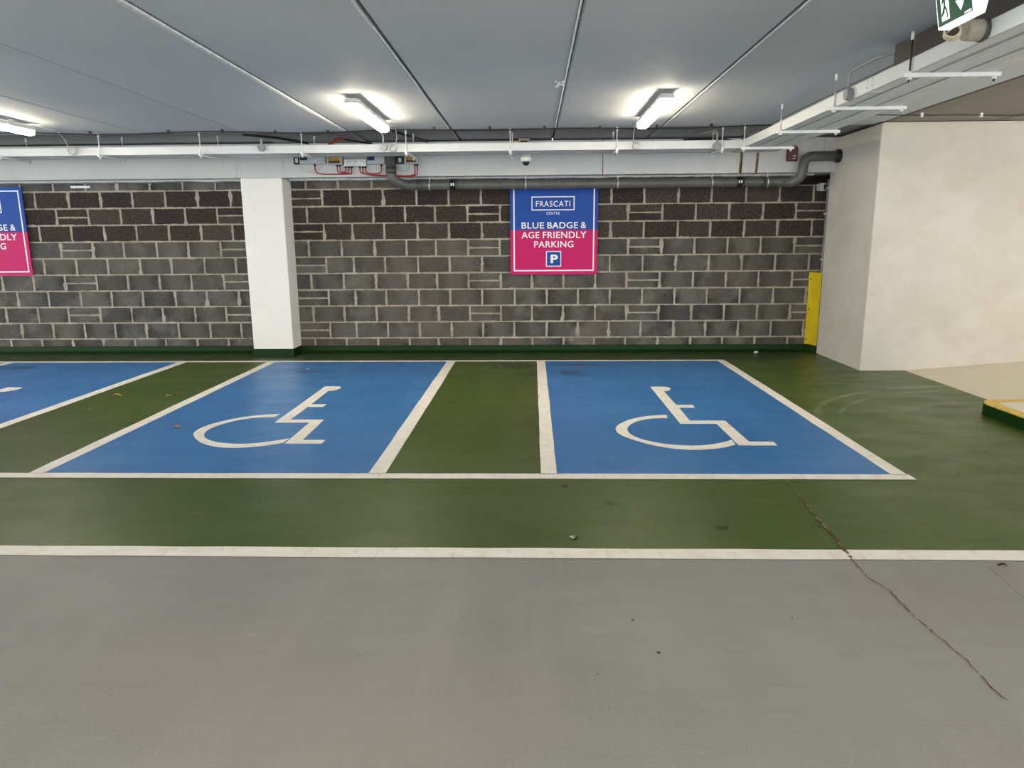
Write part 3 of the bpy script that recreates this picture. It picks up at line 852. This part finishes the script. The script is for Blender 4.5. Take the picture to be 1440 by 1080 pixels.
for y, lb, m in ((8.18, 'tray hanger at the corner where the two trays meet', M['galv']), (6.98, 'tray hanger of the right tray, second from the tray corner', M['rod']), (5.77, 'tray hanger of the right tray, third from the corner beside the steel plate', M['rod']), (4.65, 'tray hanger of the right tray, in front of the dark steel plate', M['dark_rod']), (3.48, 'tray hanger of the right tray, cut off by the right edge of the photo', M['dark_rod'])):
    dx = -(8.7-y)*.0085
    hanger(lb, (2.315+dx, y, 0), (2.80+dx+.02, y, 0), m, 'hangers of the right tray')

# ------------------------------------------------------------------ junction boxes and cable loops
def puck(name, label, c, n, r, depth, mat, group=None):
    c = Vector(c); n = Vector(n).normalized()
    root = thing(name, label, 'junction box', c, group)
    bm = B(); cyl(bm, c, c+n*depth, r*1.0, 24, 0, r*.97); obj('box_body', bm, mat, root, bevel=.003)
    bm = B(); cyl(bm, c+n*depth, c+n*(depth+.006), r*.92, 24); obj('lid', bm, mat, root)
    u = n.orthogonal().normalized()
    bm = B()
    for s in (-1, 1):
        p = c+n*(depth+.005)+u*s*r*.6; cyl(bm, p, p+n*.004, r*.1, 8)
    obj('screw', bm, M['mid_grey'], root)
    return root
FF = FY-.001
jb1 = puck('junction_box', 'round grey junction box on the tray above the left side of the pillar', (-3.03, FF, 2.527), (0, -1, 0), .042, .03, M['mid_grey'], 'junction boxes on the long tray')
bm = B(); cyl(bm, (-3.03, FF-.015, 2.56), (-3.03, FF-.015, 2.62), .009, 10); cyl(bm, (-3.03, FF-.015, 2.565), (-3.03, FF-.015, 2.58), .013, 10); obj('conduit', bm, M['grey_plastic'], jb1)
jb2 = puck('junction_box', 'round pale junction box on the tray under the left-of-centre ceiling light', (-1.655, FF, 2.516), (0, -1, 0), .042, .03, M['grey_plastic'], 'junction boxes on the long tray')
bm = B(); tube(bm, round_path([(-1.655, FF-.015, 2.555), (-1.655, FF-.015, 2.64), (-1.655, FF-.3, HC-.01)], .05), .008, 10); obj('conduit', bm, M['white_cable'], jb2)
jb3 = puck('junction_box', 'round grey junction box on the tray near its right-hand corner', (2.035, FF, 2.490), (0, -1, 0), .045, .035, M['mid_grey'], 'junction boxes on the long tray')
bm = B(); tube(bm, round_path([(2.035, FF-.018, 2.53), (2.035, FF-.018, 2.655), (1.85, 8.7, 2.66)], .06), .012, 10); obj('conduit', bm, M['mid_grey'], jb3)
jb4 = puck('junction_box', 'round grey junction box on the side of the right tray', (2.293, 5.49, 2.502), (-1, 0, 0), .042, .035, M['mid_grey'], 'junction boxes on the right tray')
bm = B(); tube(bm, round_path([(2.275, 5.49, 2.54), (2.275, 5.49, 2.655), (2.30, 5.16, 2.668), (2.36, 4.95, 2.668)], .05), .011, 10); obj('conduit', bm, M['mid_grey'], jb4)
jb5 = puck('junction_box', 'large cream round junction box on the right tray below the exit sign', (2.273, 3.93, 2.515), (-1, 0, 0), .052, .085, M['beige'], 'junction boxes on the right tray')
bm = B(); cyl(bm, (2.278, 3.93, 2.515), (2.258, 3.93, 2.515), .056, 24); o = obj('base_ring', bm, M['pipe_collar'], jb5)

def loop(label, c, r, n, top, mat, w=.0038, turns=4, cat='cable', tilt=0):
    """hanging lighting flex: a drop from the ceiling ending in a small coil"""
    c = Vector(c); n = Vector(n).normalized(); u = n.orthogonal().normalized()
    if abs(u.z) < .5: u = n.cross(u).normalized()
    v = n.cross(u)
    bm = B(); pts = []
    K = 22*turns
    for i in range(K+1):
        a = 2*PI*i/22 + PI/2
        rr = r*(1-.10*(i/K)*1.0+random.uniform(-.02, .02))
        pts.append(c+u*rr*math.sin(a)+v*rr*math.cos(a)+n*(.012*i/22))
    st = pts[0]
    drop = [Vector(t) for t in top]
    path = round_path(drop+[st+Vector((0, 0, .03))], .05)+pts
    tube(bm, path, w, 8)
    o = obj('light_flex', bm, mat); tag(o, label, cat, 'coiled light cables')
    return o
loop('pale coiled cable hanging from the left light, at the tray near the left edge', (-5.19, FF-.012, 2.518), .045, (.25, -1, 0), [(-5.12, 7.62, HC-.012), (-5.16, 8.0, HC-.02), (-5.22, 8.2, 2.62)], M['white_cable'])
loop('pale coiled cable hanging from the left-of-centre light onto the tray', (-1.555, FF-.012, 2.510), .042, (.2, -1, 0), [(-1.50, 7.62, HC-.05), (-1.44, 7.75, HC-.03), (-1.47, 8.05, 2.66), (-1.50, 8.25, 2.58)], M['white_cable'])
loop('pale coiled cable hanging from the right light onto the tray', (1.150, FF-.012, 2.502), .040, (0, -1, 0), [(1.07, 7.60, HC-.05), (1.09, 7.9, HC-.03), (1.11, 8.22, 2.62)], M['white_cable'])
loop('cream coiled cable between the exit sign and the large cream junction box', (2.12, 3.93, 2.500), .038, (-.5, -1, .1), [(2.03, 3.70, 2.50), (2.08, 3.78, 2.52)], M['coil'], .004, 5)

# ------------------------------------------------------------------ exit sign
root = thing('exit_sign', 'green and white running man exit sign under the ceiling at top right', 'exit sign', (2.02, 3.69, HC))
ya, yb, zb, zt = 3.832, 3.548, 2.491, 2.694
xf = lambda z: 2.0-.205*(z-zb)
bm = B()
prof = [(2.0, zb), (xf(zt), zt), (2.052+.16*(zt-zb), zt), (2.052, zb)]
ra = [bm.verts.new((x, ya, z)) for x, z in prof]; rb = [bm.verts.new((x, yb, z)) for x, z in prof]
for i in range(4): bm.faces.new((ra[i], ra[(i+1) % 4], rb[(i+1) % 4], rb[i]))
bm.faces.new(ra); bm.faces.new(rb)
obj('light_box', bm, M['sign_glow'], root)
W_, H_ = ya-yb, zt-zb
def fp(s, t, e): # s left-to-right, t up, e lift
    z = zb+t; return (xf(z)-e, ya-s, z)
def fpoly(name, outs, mat, e, par):
    bm = B()
    for pl in outs:
        f = poly(bm, [fp(s, t, e) for s, t in pl]); bmesh.ops.triangulate(bm, faces=[f])
    return obj(name, bm, mat, par)
pan = fpoly('sign_face', [[(.008, .009), (W_-.001, .009), (W_-.001, H_-.006), (.008, H_-.006)]], M['exit_face'], .0015, root); pan['label'] = 'dark green face with white pictograms'
fpoly('doorway', [[(.042, .026), (.108, .026), (.108, .165), (.042, .165)]], M['sign_glow'], .0028, pan)
def stroke(pts, w0, w1):
    P = [Vector(p) for p in pts]; L, R = [], []
    for i, p in enumerate(P):
        d = (P[min(i+1, len(P)-1)]-P[max(i-1, 0)]).normalized(); q = Vector((-d.y, d.x))
        w = w0+(w1-w0)*i/(len(P)-1); L.append(tuple(p+q*w)); R.append(tuple(p-q*w))
    return L+R[::-1]
man = [[(.079+.0085*math.cos(2*PI*k/14), .142+.0085*math.sin(2*PI*k/14)) for k in range(14)],
       stroke([(.077, .128), (.074, .085)], .009, .007),
       stroke([(.079, .124), (.094, .112), (.106, .116)], .0042, .0032),
       stroke([(.075, .124), (.059, .116), (.054, .098)], .0042, .0032),
       stroke([(.075, .088), (.089, .066), (.094, .034)], .0062, .0042),
       stroke([(.073, .088), (.066, .062), (.046, .050)], .0062, .0042)]
fpoly('running_man', man, M['exit_face'], .0042, pan)
fpoly('down_arrow', [[(.198, .034), (.160, .084), (.180, .084), (.180, .160), (.216, .160), (.216, .084), (.236, .084)]], M['sign_glow'], .0028, pan)
fpoly('maker_mark', [[(.224, .013), (.231, .013), (.231, .021), (.224, .021)], [(.236, .013), (.276, .013), (.276, .021), (.236, .021)]], M['sign_glow'], .0028, pan)

# ------------------------------------------------------------------ dome camera
root = thing('dome_camera', 'small white dome camera with black bubble under the long tray', 'camera', (-.07, 8.62, TZ))
def lathe(bm, c, prof, seg=24):
    rings = [[bm.verts.new((c[0]+r*math.cos(2*PI*k/seg), c[1]+r*math.sin(2*PI*k/seg), c[2]+z)) for k in range(seg)] for r, z in prof]
    for a, b in zip(rings, rings[1:]):
        for k in range(seg):
            f = bm.faces.new((a[k], a[(k+1) % seg], b[(k+1) % seg], b[k])); f.smooth = True
    if prof[0][0] > .001: bm.faces.new(rings[0])
    if prof[-1][0] > .001: bm.faces.new(rings[-1])
cc = (-.07, 8.60, TZ)
bm = B(); lathe(bm, cc, [(.058, 0), (.060, -.028), (.054, -.034)]); obj('mounting_base', bm, M['grey_plastic'], root)
bm = B(); lathe(bm, cc, [(.054, -.033), (.062, -.040), (.062, -.066), (.052, -.080), (.042, -.086)]); obj('housing', bm, M['white_plastic'], root)
bm = B(); lathe(bm, cc, [(.041, -.084), (.041, -.095), (.036, -.112), (.024, -.124), (.008, -.129), (.0, -.130)]); obj('bubble', bm, M['black'], root)

# ------------------------------------------------------------------ red sounder
root = thing('fire_alarm_sounder', 'dark red alarm box on the beam under the tray corner', 'alarm', (3.195, BY, 2.415))
bm = B(); box(bm, 3.135, 3.262, BY-.05, BY, 2.415, 2.585); obj('body', bm, M['red'], root, bevel=.012)
bm = B(); box(bm, 3.165, 3.235, BY-.052, BY-.0, 2.575, 2.60); obj('cap', bm, M['red'], root, bevel=.006)
bm = B(); box(bm, 3.205, 3.232, BY-.053, BY-.049, 2.472, 2.484); box(bm, 3.198, 3.236, BY-.053, BY-.049, 2.440, 2.450); obj('white_mark', bm, M['white_plastic'], root)

# ------------------------------------------------------------------ drain pipe
root = thing('drain_pipe', 'grey drain pipe running along the top of the block wall under the beam', 'pipe', (.8, 9.33, 2.19))
PY, PZ, PR = 9.335, 2.180, .059
path = round_path([(-1.755, 9.165, 2.62), (-1.755, 9.165, 2.245), (-1.63, 9.27, PZ+.005), (-1.53, PY, PZ), (-1.4, PY, PZ)], .07, 7)
path += [Vector((x, PY, PZ)) for x in (-.5, .5, 1.5, 2.5)]
path += round_path([(2.9, PY, PZ), (3.13, PY-.01, PZ), (3.205, 9.165, 2.155), (3.30, 9.125, 2.23), (3.315, 9.125, 2.462), (3.745, 9.125, 2.462)], .11, 7)
bm = B(); tube(bm, path, PR, 20); obj('pipe', bm, M['pipe'], root)
def ringx(x, w, r, name, mat):
    bm = B(); cyl(bm, (x-w/2, PY, PZ), (x+w/2, PY, PZ), r, 22); return obj(name, bm, mat, root)
for x in (-1.30, -.08, 1.08, 2.26, 2.95):
    o = ringx(x, .018, PR+.006, 'pipe_clamp', M['rod'])
    bm = B(); cyl(bm, (x, PY, PZ+PR), (x, PY, 2.30), .006, 8); cyl(bm, (x, PY, PZ+PR), (x, PY, PZ+PR+.014), .011, 8); obj('clamp_rod', bm, M['galv'], o)
for x in (-1.42, -.98, 2.62, 2.88, 3.03):
    ringx(x, .075, PR+.005, 'coupling', M['pipe_collar'])
for x in (-1.005, 2.60):
    o = ringx(x, .07, PR+.0065, 'pipe_label', M['black'])
    bm = B(); box(bm, x-.022, x-.006, PY-PR-.010, PY-PR-.004, PZ-.012, PZ+.022); box(bm, x+.006, x+.022, PY-PR-.010, PY-PR-.004, PZ-.012, PZ+.022); obj('print', bm, M['white_plastic'], o)
bm = B(); cyl(bm, (-1.755, 9.165, 2.305), (-1.755, 9.165, 2.40), PR+.006, 22); obj('coupling', bm, M['pipe_collar'], root)
bm = B(); cyl(bm, (3.70, 9.125, 2.462), (3.738, 9.125, 2.462), PR+.02, 22); obj('wall_collar', bm, M['black'], root)

# ------------------------------------------------------------------ control boxes on the beam
def cbox(name, label, x0, x1, z0, z1, dep, mat, group):
    root = thing(name, label, 'control box', ((x0+x1)/2, BY, z0), group)
    bm = B(); box(bm, x0, x1, BY-dep, BY, z0, z1); obj('enclosure', bm, mat, root, bevel=.006)
    return root
G = 'control boxes on the beam'
def face(root, name, x0, x1, z0, z1, y, mat, lab=None):
    bm = B(); box(bm, x0, x1, y-.003, y, z0, z1); o = obj(name, bm, mat, root)
    if lab: o['label'] = lab
    return o
def small(label, x0, x1, z0, z1):
    r = cbox('indicator_box', label, x0, x1, z0, z1, .05, M['black'], 'small dark indicator boxes')
    xm = (x0+x1)/2
    face(r, 'symbol_plate', xm-.016, xm+.016, z0+.022, z1-.022, BY-.05, M['white_plastic'], 'pale symbol')
small('small dark indicator box at the left end of the control boxes', -2.985, -2.905, 2.440, 2.535)
small('small dark indicator box right of the down pipe', -1.700, -1.592, 2.432, 2.525)
r = cbox('power_supply', 'long grey power supply box with a navy display, left of the amber label', -2.90, -2.575, 2.440, 2.545, .08, M['grey_plastic'], 'grey power supplies')
face(r, 'display', -2.892, -2.802, 2.484, 2.540, BY-.08, M['navy'])
face(r, 'vent', -2.59, -2.585, 2.47, 2.49, BY-.08, M['mid_grey'])
r = cbox('power_supply', 'long grey power supply box with a navy display, left of the down pipe', -2.055, -1.83, 2.430, 2.535, .08, M['grey_plastic'], 'grey power supplies')
face(r, 'display', -2.047, -1.958, 2.474, 2.530, BY-.08, M['navy'])
for lb, x0, x1 in (('amber and dark red labelled control box beside the left power supply', -2.555, -2.365), ('amber and dark red labelled control box at the right end of the row', -1.585, -1.418)):
    r = cbox('labelled_box', lb, x0, x1, 2.428, 2.545, .09, M['grey_plastic'], 'amber labelled boxes')
    pl = face(r, 'label_plate', x0+.022, x1-.022, 2.443, 2.538, BY-.09, M['maroon'], 'dark red label')
    bm = B(); box(bm, x0+.022, x1-.022, BY-.095, BY-.09, 2.476, 2.516); am = obj('amber_band', bm, M['amber'], pl); am['label'] = 'amber label band'
    face(r, 'printed_mark', x0+.034, x0+.055, 2.486, 2.500, BY-.095, M['maroon'])
    face(r, 'printed_mark', x0+.06, x1-.05, 2.487, 2.493, BY-.095, M['maroon'])
r = cbox('terminal_box', 'pale terminal box with cable glands in the middle of the control boxes', -2.345, -2.065, 2.408, 2.500, .07, M['white_plastic'], None)
face(r, 'vent_row', -2.335, -2.07, 2.488, 2.495, BY-.07, M['mid_grey'])
for x in (-2.30, -2.22, -2.14):
    face(r, 'printed_mark', x, x+.04, 2.462, 2.468, BY-.07, M['mid_grey'])
# gland and flexible red cables
def rcable(label, pts, mat=None, r=.0065):
    bm = B(); tube(bm, round_path(pts, .06, 7), r, 8)
    for e in (pts[0], pts[-1]): cyl(bm, Vector(e)+Vector((0, 0, -.02)), Vector(e)+Vector((0, 0, .003)), .013, 8, 1)
    o = obj('fire_cable', bm, [mat or M['red_cable'], M['black']]); tag(o, label, 'cable', 'red cables under the control boxes')
cy = BY-.03
rcable('red cable from the left power supply to the terminal box', [(-2.725, cy, 2.44), (-2.725, cy, 2.335), (-2.62, cy, 2.318), (-2.30, cy, 2.318), (-2.262, cy, 2.318), (-2.262, cy, 2.408)])
rcable('outer red cable from the left amber box looping to the terminal box', [(-2.44, cy-.01, 2.428), (-2.44, cy-.01, 2.33), (-2.31, cy-.01, 2.325), (-2.295, cy-.01, 2.33), (-2.295, cy-.01, 2.408)])
rcable('inner red cable from the left amber box looping to the terminal box', [(-2.405, cy-.015, 2.428), (-2.405, cy-.015, 2.345), (-2.34, cy-.015, 2.338), (-2.33, cy-.015, 2.345), (-2.33, cy-.015, 2.408)])
rcable('red cable from the terminal box to the right power supply', [(-2.085, cy, 2.408), (-2.085, cy, 2.33), (-1.98, cy, 2.318), (-1.885, cy, 2.325), (-1.885, cy, 2.43)])
rcable('upper long red cable passing behind the down pipe to the right amber box', [(-2.12, cy, 2.408), (-2.12, cy, 2.32), (-2.0, cy+.003, 2.305), (-1.75, cy+.02, 2.295), (-1.55, cy+.003, 2.288), (-1.465, cy, 2.30), (-1.465, cy, 2.428)])
rcable('lower long red cable passing behind the down pipe to the right amber box', [(-2.155, cy-.012, 2.408), (-2.155, cy-.012, 2.33), (-2.0, cy-.004, 2.295), (-1.75, cy+.008, 2.285), (-1.52, cy-.004, 2.278), (-1.432, cy-.012, 2.30), (-1.432, cy-.012, 2.428)])
for i, (a, b, lb) in enumerate(((-2.94, -2.62, 'thin grey wire drooping below the left power supply'), (-1.70, -1.52, 'thin grey wire drooping right of the down pipe'))):
    bm = B(); pts = [(a+(b-a)*t/14, BY-.012, 2.44-.10*math.sin(PI*t/14)) for t in range(15)]
    tube(bm, pts, .0028, 6); tag(obj('thin_wire', bm, M['grey_plastic']), lb, 'wire', 'thin wires')

# ------------------------------------------------------------------ cable and clips at the slab edge
bm = B(); pts = []
for i in range(120):
    x = -8.5+11.2*i/119; y = 8.09+.02*x/3+.03*math.sin(x*2.1)+(-.1 if x < -4.5 else 0)*min(1, (-4.5-x)/1.0)
    pts.append((x, y+.05, HC-.028+.010*math.sin(x*3.1)))
tube(bm, pts, .006, 8)
bx = Vector(pts[-1]); tag(obj('ceiling_cable', bm, M['cable']), 'thin black cable strung along the ceiling above the long tray', 'cable')
def cab_at(x):
    return min(pts, key=lambda p: abs(p[0]-x))
cx = [-4.863, -3.985, -3.388, -2.815, -2.24, -1.062, -.457, .138, .74, 1.353, 1.935]
names = ['next to the left ceiling light', 'left of the pillar, second from the left light', 'above the left edge of the pillar', 'above the left end of the control boxes', 'above the amber labelled box', 'just right of the left-of-centre light', 'above and left of the dome camera', 'above and right of the dome camera', 'left of the right ceiling light', 'just right of the right ceiling light', 'nearest the tray corner']
first = None
for x, nm in zip(cx, names):
    p = cab_at(x)
    if first is None:
        bm = B(); box(bm, -.011, .011, -.012, .012, -.036, .0); box(bm, -.014, .014, -.02, .02, -.004, 0.002)
        first = obj('cable_clip', bm, M['black']); o = first
    else: o = first.copy(); C.objects.link(o)
    o.location = (x, p[1]-.006, HC-.0)
    tag(o, 'black cable clip on the ceiling, '+nm, 'clip', 'ceiling cable clips')
# right bay cable with white clips
bm = B(); pr = [(3.12+.15*i, 7.50+.012*i, HC-.022+.002*math.sin(i)) for i in range(26)]
tube(bm, pr, .005, 8); tag(obj('ceiling_cable', bm, M['cable']), 'thin black cable across the bare ceiling above the concrete core', 'cable')
for x, nm in ((3.87, 'left white'), (4.48, 'right white')):
    bm = B(); box(bm, -.012, .012, -.012, .012, -.04, 0)
    o = obj('cable_clip', bm, M['white_plastic']); o.location = (x, 7.505+(x-3.12)*.08, HC)
    tag(o, '%s cable clip on the bare ceiling above the concrete core' % nm, 'clip', 'white cable clips')
# conduits in the dim strip behind the tray
def duct(name, label, pts, r, mat, rad=.06):
    bm = B(); tube(bm, round_path(pts, rad, 6), r, 12); return tag(obj(name, bm, mat), label, 'conduit')
duct('conduit', 'dark conduit against the ceiling behind the tray, above the pillar', [(-3.30, 8.45, HC-.004), (-3.02, 8.75, HC-.004), (-2.80, 9.24, HC-.004)], .014, M['cable'])
duct('conduit', 'red bent conduit behind the tray above the control boxes', [(-2.36, 8.62, 2.60), (-2.30, 8.75, HC-.02), (-2.24, 8.80, HC-.02)], .016, M['dark_red_conduit'], .04)
duct('conduit', 'dark conduit continuing from the red bent conduit to the beam', [(-2.235, 8.80, HC-.02), (-2.0, 9.24, HC-.02)], .012, M['cable'])
duct('conduit', 'dark conduit running back to the beam beneath the left-of-centre light', [(-1.56, 8.34, HC-.002), (-1.30, 9.24, HC-.002)], .013, M['cable'])
duct('conduit', 'grey conduit behind the tray near its right corner', [(1.86, 9.0, 2.63), (2.15, 9.0, 2.64), (2.40, 8.95, 2.62), (2.5, 8.92, 2.55)], .014, M['mid_grey'])
duct('conduit', 'black conduit with a pale end behind the tray near its right corner', [(1.78, 8.82, 2.625), (2.05, 8.85, 2.63), (2.25, 8.80, 2.63), (2.42, 8.72, 2.57)], .017, M['cable'])
bm = B(); box(bm, -.165, -.03, 9.18, BY, 2.60, HC+.016); box(bm, -.14, -.06, 9.172, 9.183, 2.60, 2.688, 1)
tag(obj('fire_sleeve', bm, [M['beige'], M['black']]), 'beige sleeve with dark opening on the beam behind the tray, left of centre', 'sleeve')
bm = B(); box(bm, -6.09, -5.83, WY-.03, WY+.002, 2.205, 2.232); cyl(bm, (-5.84, WY-.036, 2.218), (-5.84, WY-.03, 2.218), .012, 8)
tag(obj('fixing_strap', bm, M['galv']), 'short pale metal strap on the top course of the left wall', 'strap')

# ------------------------------------------------------------------ litter
def leaf(label, x, y, size, mat, rot):
    bm = B(); n = 7; L = []
    for i in range(n+1):
        t = i/n; w = .38*math.sin(PI*min(1, t*1.05))**.8*(1-.25*t)
        for s in (-1, 0, 1):
            L.append(bm.verts.new(((t-.5)*size, s*w*size*.6, .004+.22*size*abs(s)*(.4+.6*t)+.10*size*math.sin(t*5))))
    for i in range(n):
        for j in range(2): bm.faces.new((L[i*3+j], L[i*3+j+1], L[i*3+j+4], L[i*3+j+3]))
    o = obj('leaf', bm, mat, smooth=True); o.location = (x, y, .003); o.rotation_euler = (0, 0, rot)
    md = o.modifiers.new('thickness', 'SOLIDIFY'); md.thickness = .0015
    tag(o, label, 'leaf', 'dry leaves')
leaf('pale yellow dry leaf on the green strip left of the middle bay, farther left', -4.129, 6.80, .075, M['leaf_yellow'], .2)
leaf('pale yellow dry leaf on the green strip close to the middle bay line', -3.594, 6.763, .06, M['leaf_yellow'], 1.0)
leaf('tiny pale leaf on the green strip, nearest the viewer', -4.054, 6.226, .035, M['leaf_yellow'], 2.2)
leaf('orange dry leaf on the blue middle bay left of its wheelchair symbol', -2.919, 5.575, .06, M['leaf_orange'], .1)
leaf('small whitish leaf at the back of the middle bay', -2.663, 8.235, .045, M['white_cable'], .7)
leaf('dark brown leaf scrap on the grey lane at the right edge', 2.168, 3.113, .04, M['leaf_brown'], 2.7)
def crumple(name, label, x, y, s, mats, cat, flat=.5):
    bm = B(); bmesh.ops.create_icosphere(bm, subdivisions=2, radius=1)
    for v in bm.verts:
        v.co *= random.uniform(.65, 1.1); v.co.x *= 1.6; v.co.z *= flat
    zmin = min(v.co.z for v in bm.verts)
    for v in bm.verts: v.co = v.co*s; v.co.z -= zmin*s
    for i, f in enumerate(bm.faces): f.material_index = (1 if f.calc_center_median().x > .4*s else 0) % len(mats)
    o = obj(name, bm, mats); o.location = (x, y, .001); tag(o, label, cat)
    return o
crumple('litter', 'crumpled foil scrap on the green strip beside the white lane line', .211, 3.411, .015, [M['foil'], M['leaf_brown']], 'litter')
crumple('litter', 'white and red scrap of litter at the foot of the block wall', 2.967, 9.40, .028, [M['white_plastic'], M['red']], 'litter')
for i, (x, y, lb) in enumerate(((.40, 2.612, 'small dark pebble on the grey lane, left of the pair'), (.463, 2.384, 'small dark pebble on the grey lane, nearest the viewer'), (1.512, 3.571, 'small dark crumb lying in the crack on the green strip'))):
    o = crumple('pebble', lb, x, y, .0045, [M['leaf_brown']], 'pebble', .8)

# ------------------------------------------------------------------ world, camera, colour
w = D.worlds.new('World'); bpy.context.scene.world = w; w.use_nodes = True
bg = w.node_tree.nodes['Background']; bg.inputs[0].default_value = (.95, .975, 1.0, 1); bg.inputs[1].default_value = 1.85

cam = D.cameras.new('Camera'); co = D.objects.new('Camera', cam); C.objects.link(co)
cam.sensor_fit = 'HORIZONTAL'; cam.sensor_width = 36; cam.lens = 1000/1440*36; cam.clip_start = .05
rt = Vector((0.999588, 0.027725, -0.007441)); up = Vector((0.001759, 0.199564, 0.979883)); fw = Vector((-0.028652, 0.979492, -0.199433))
m = Matrix((rt, up, -fw)).transposed().to_4x4(); m.translation = (0, 0, 1.5)
co.matrix_world = m
sc = bpy.context.scene; sc.camera = co
sc.view_settings.view_transform = 'Standard'; sc.view_settings.look = 'None'; sc.view_settings.gamma = 1; sc.view_settings.use_curve_mapping = False
sc.view_settings.exposure = 1.08
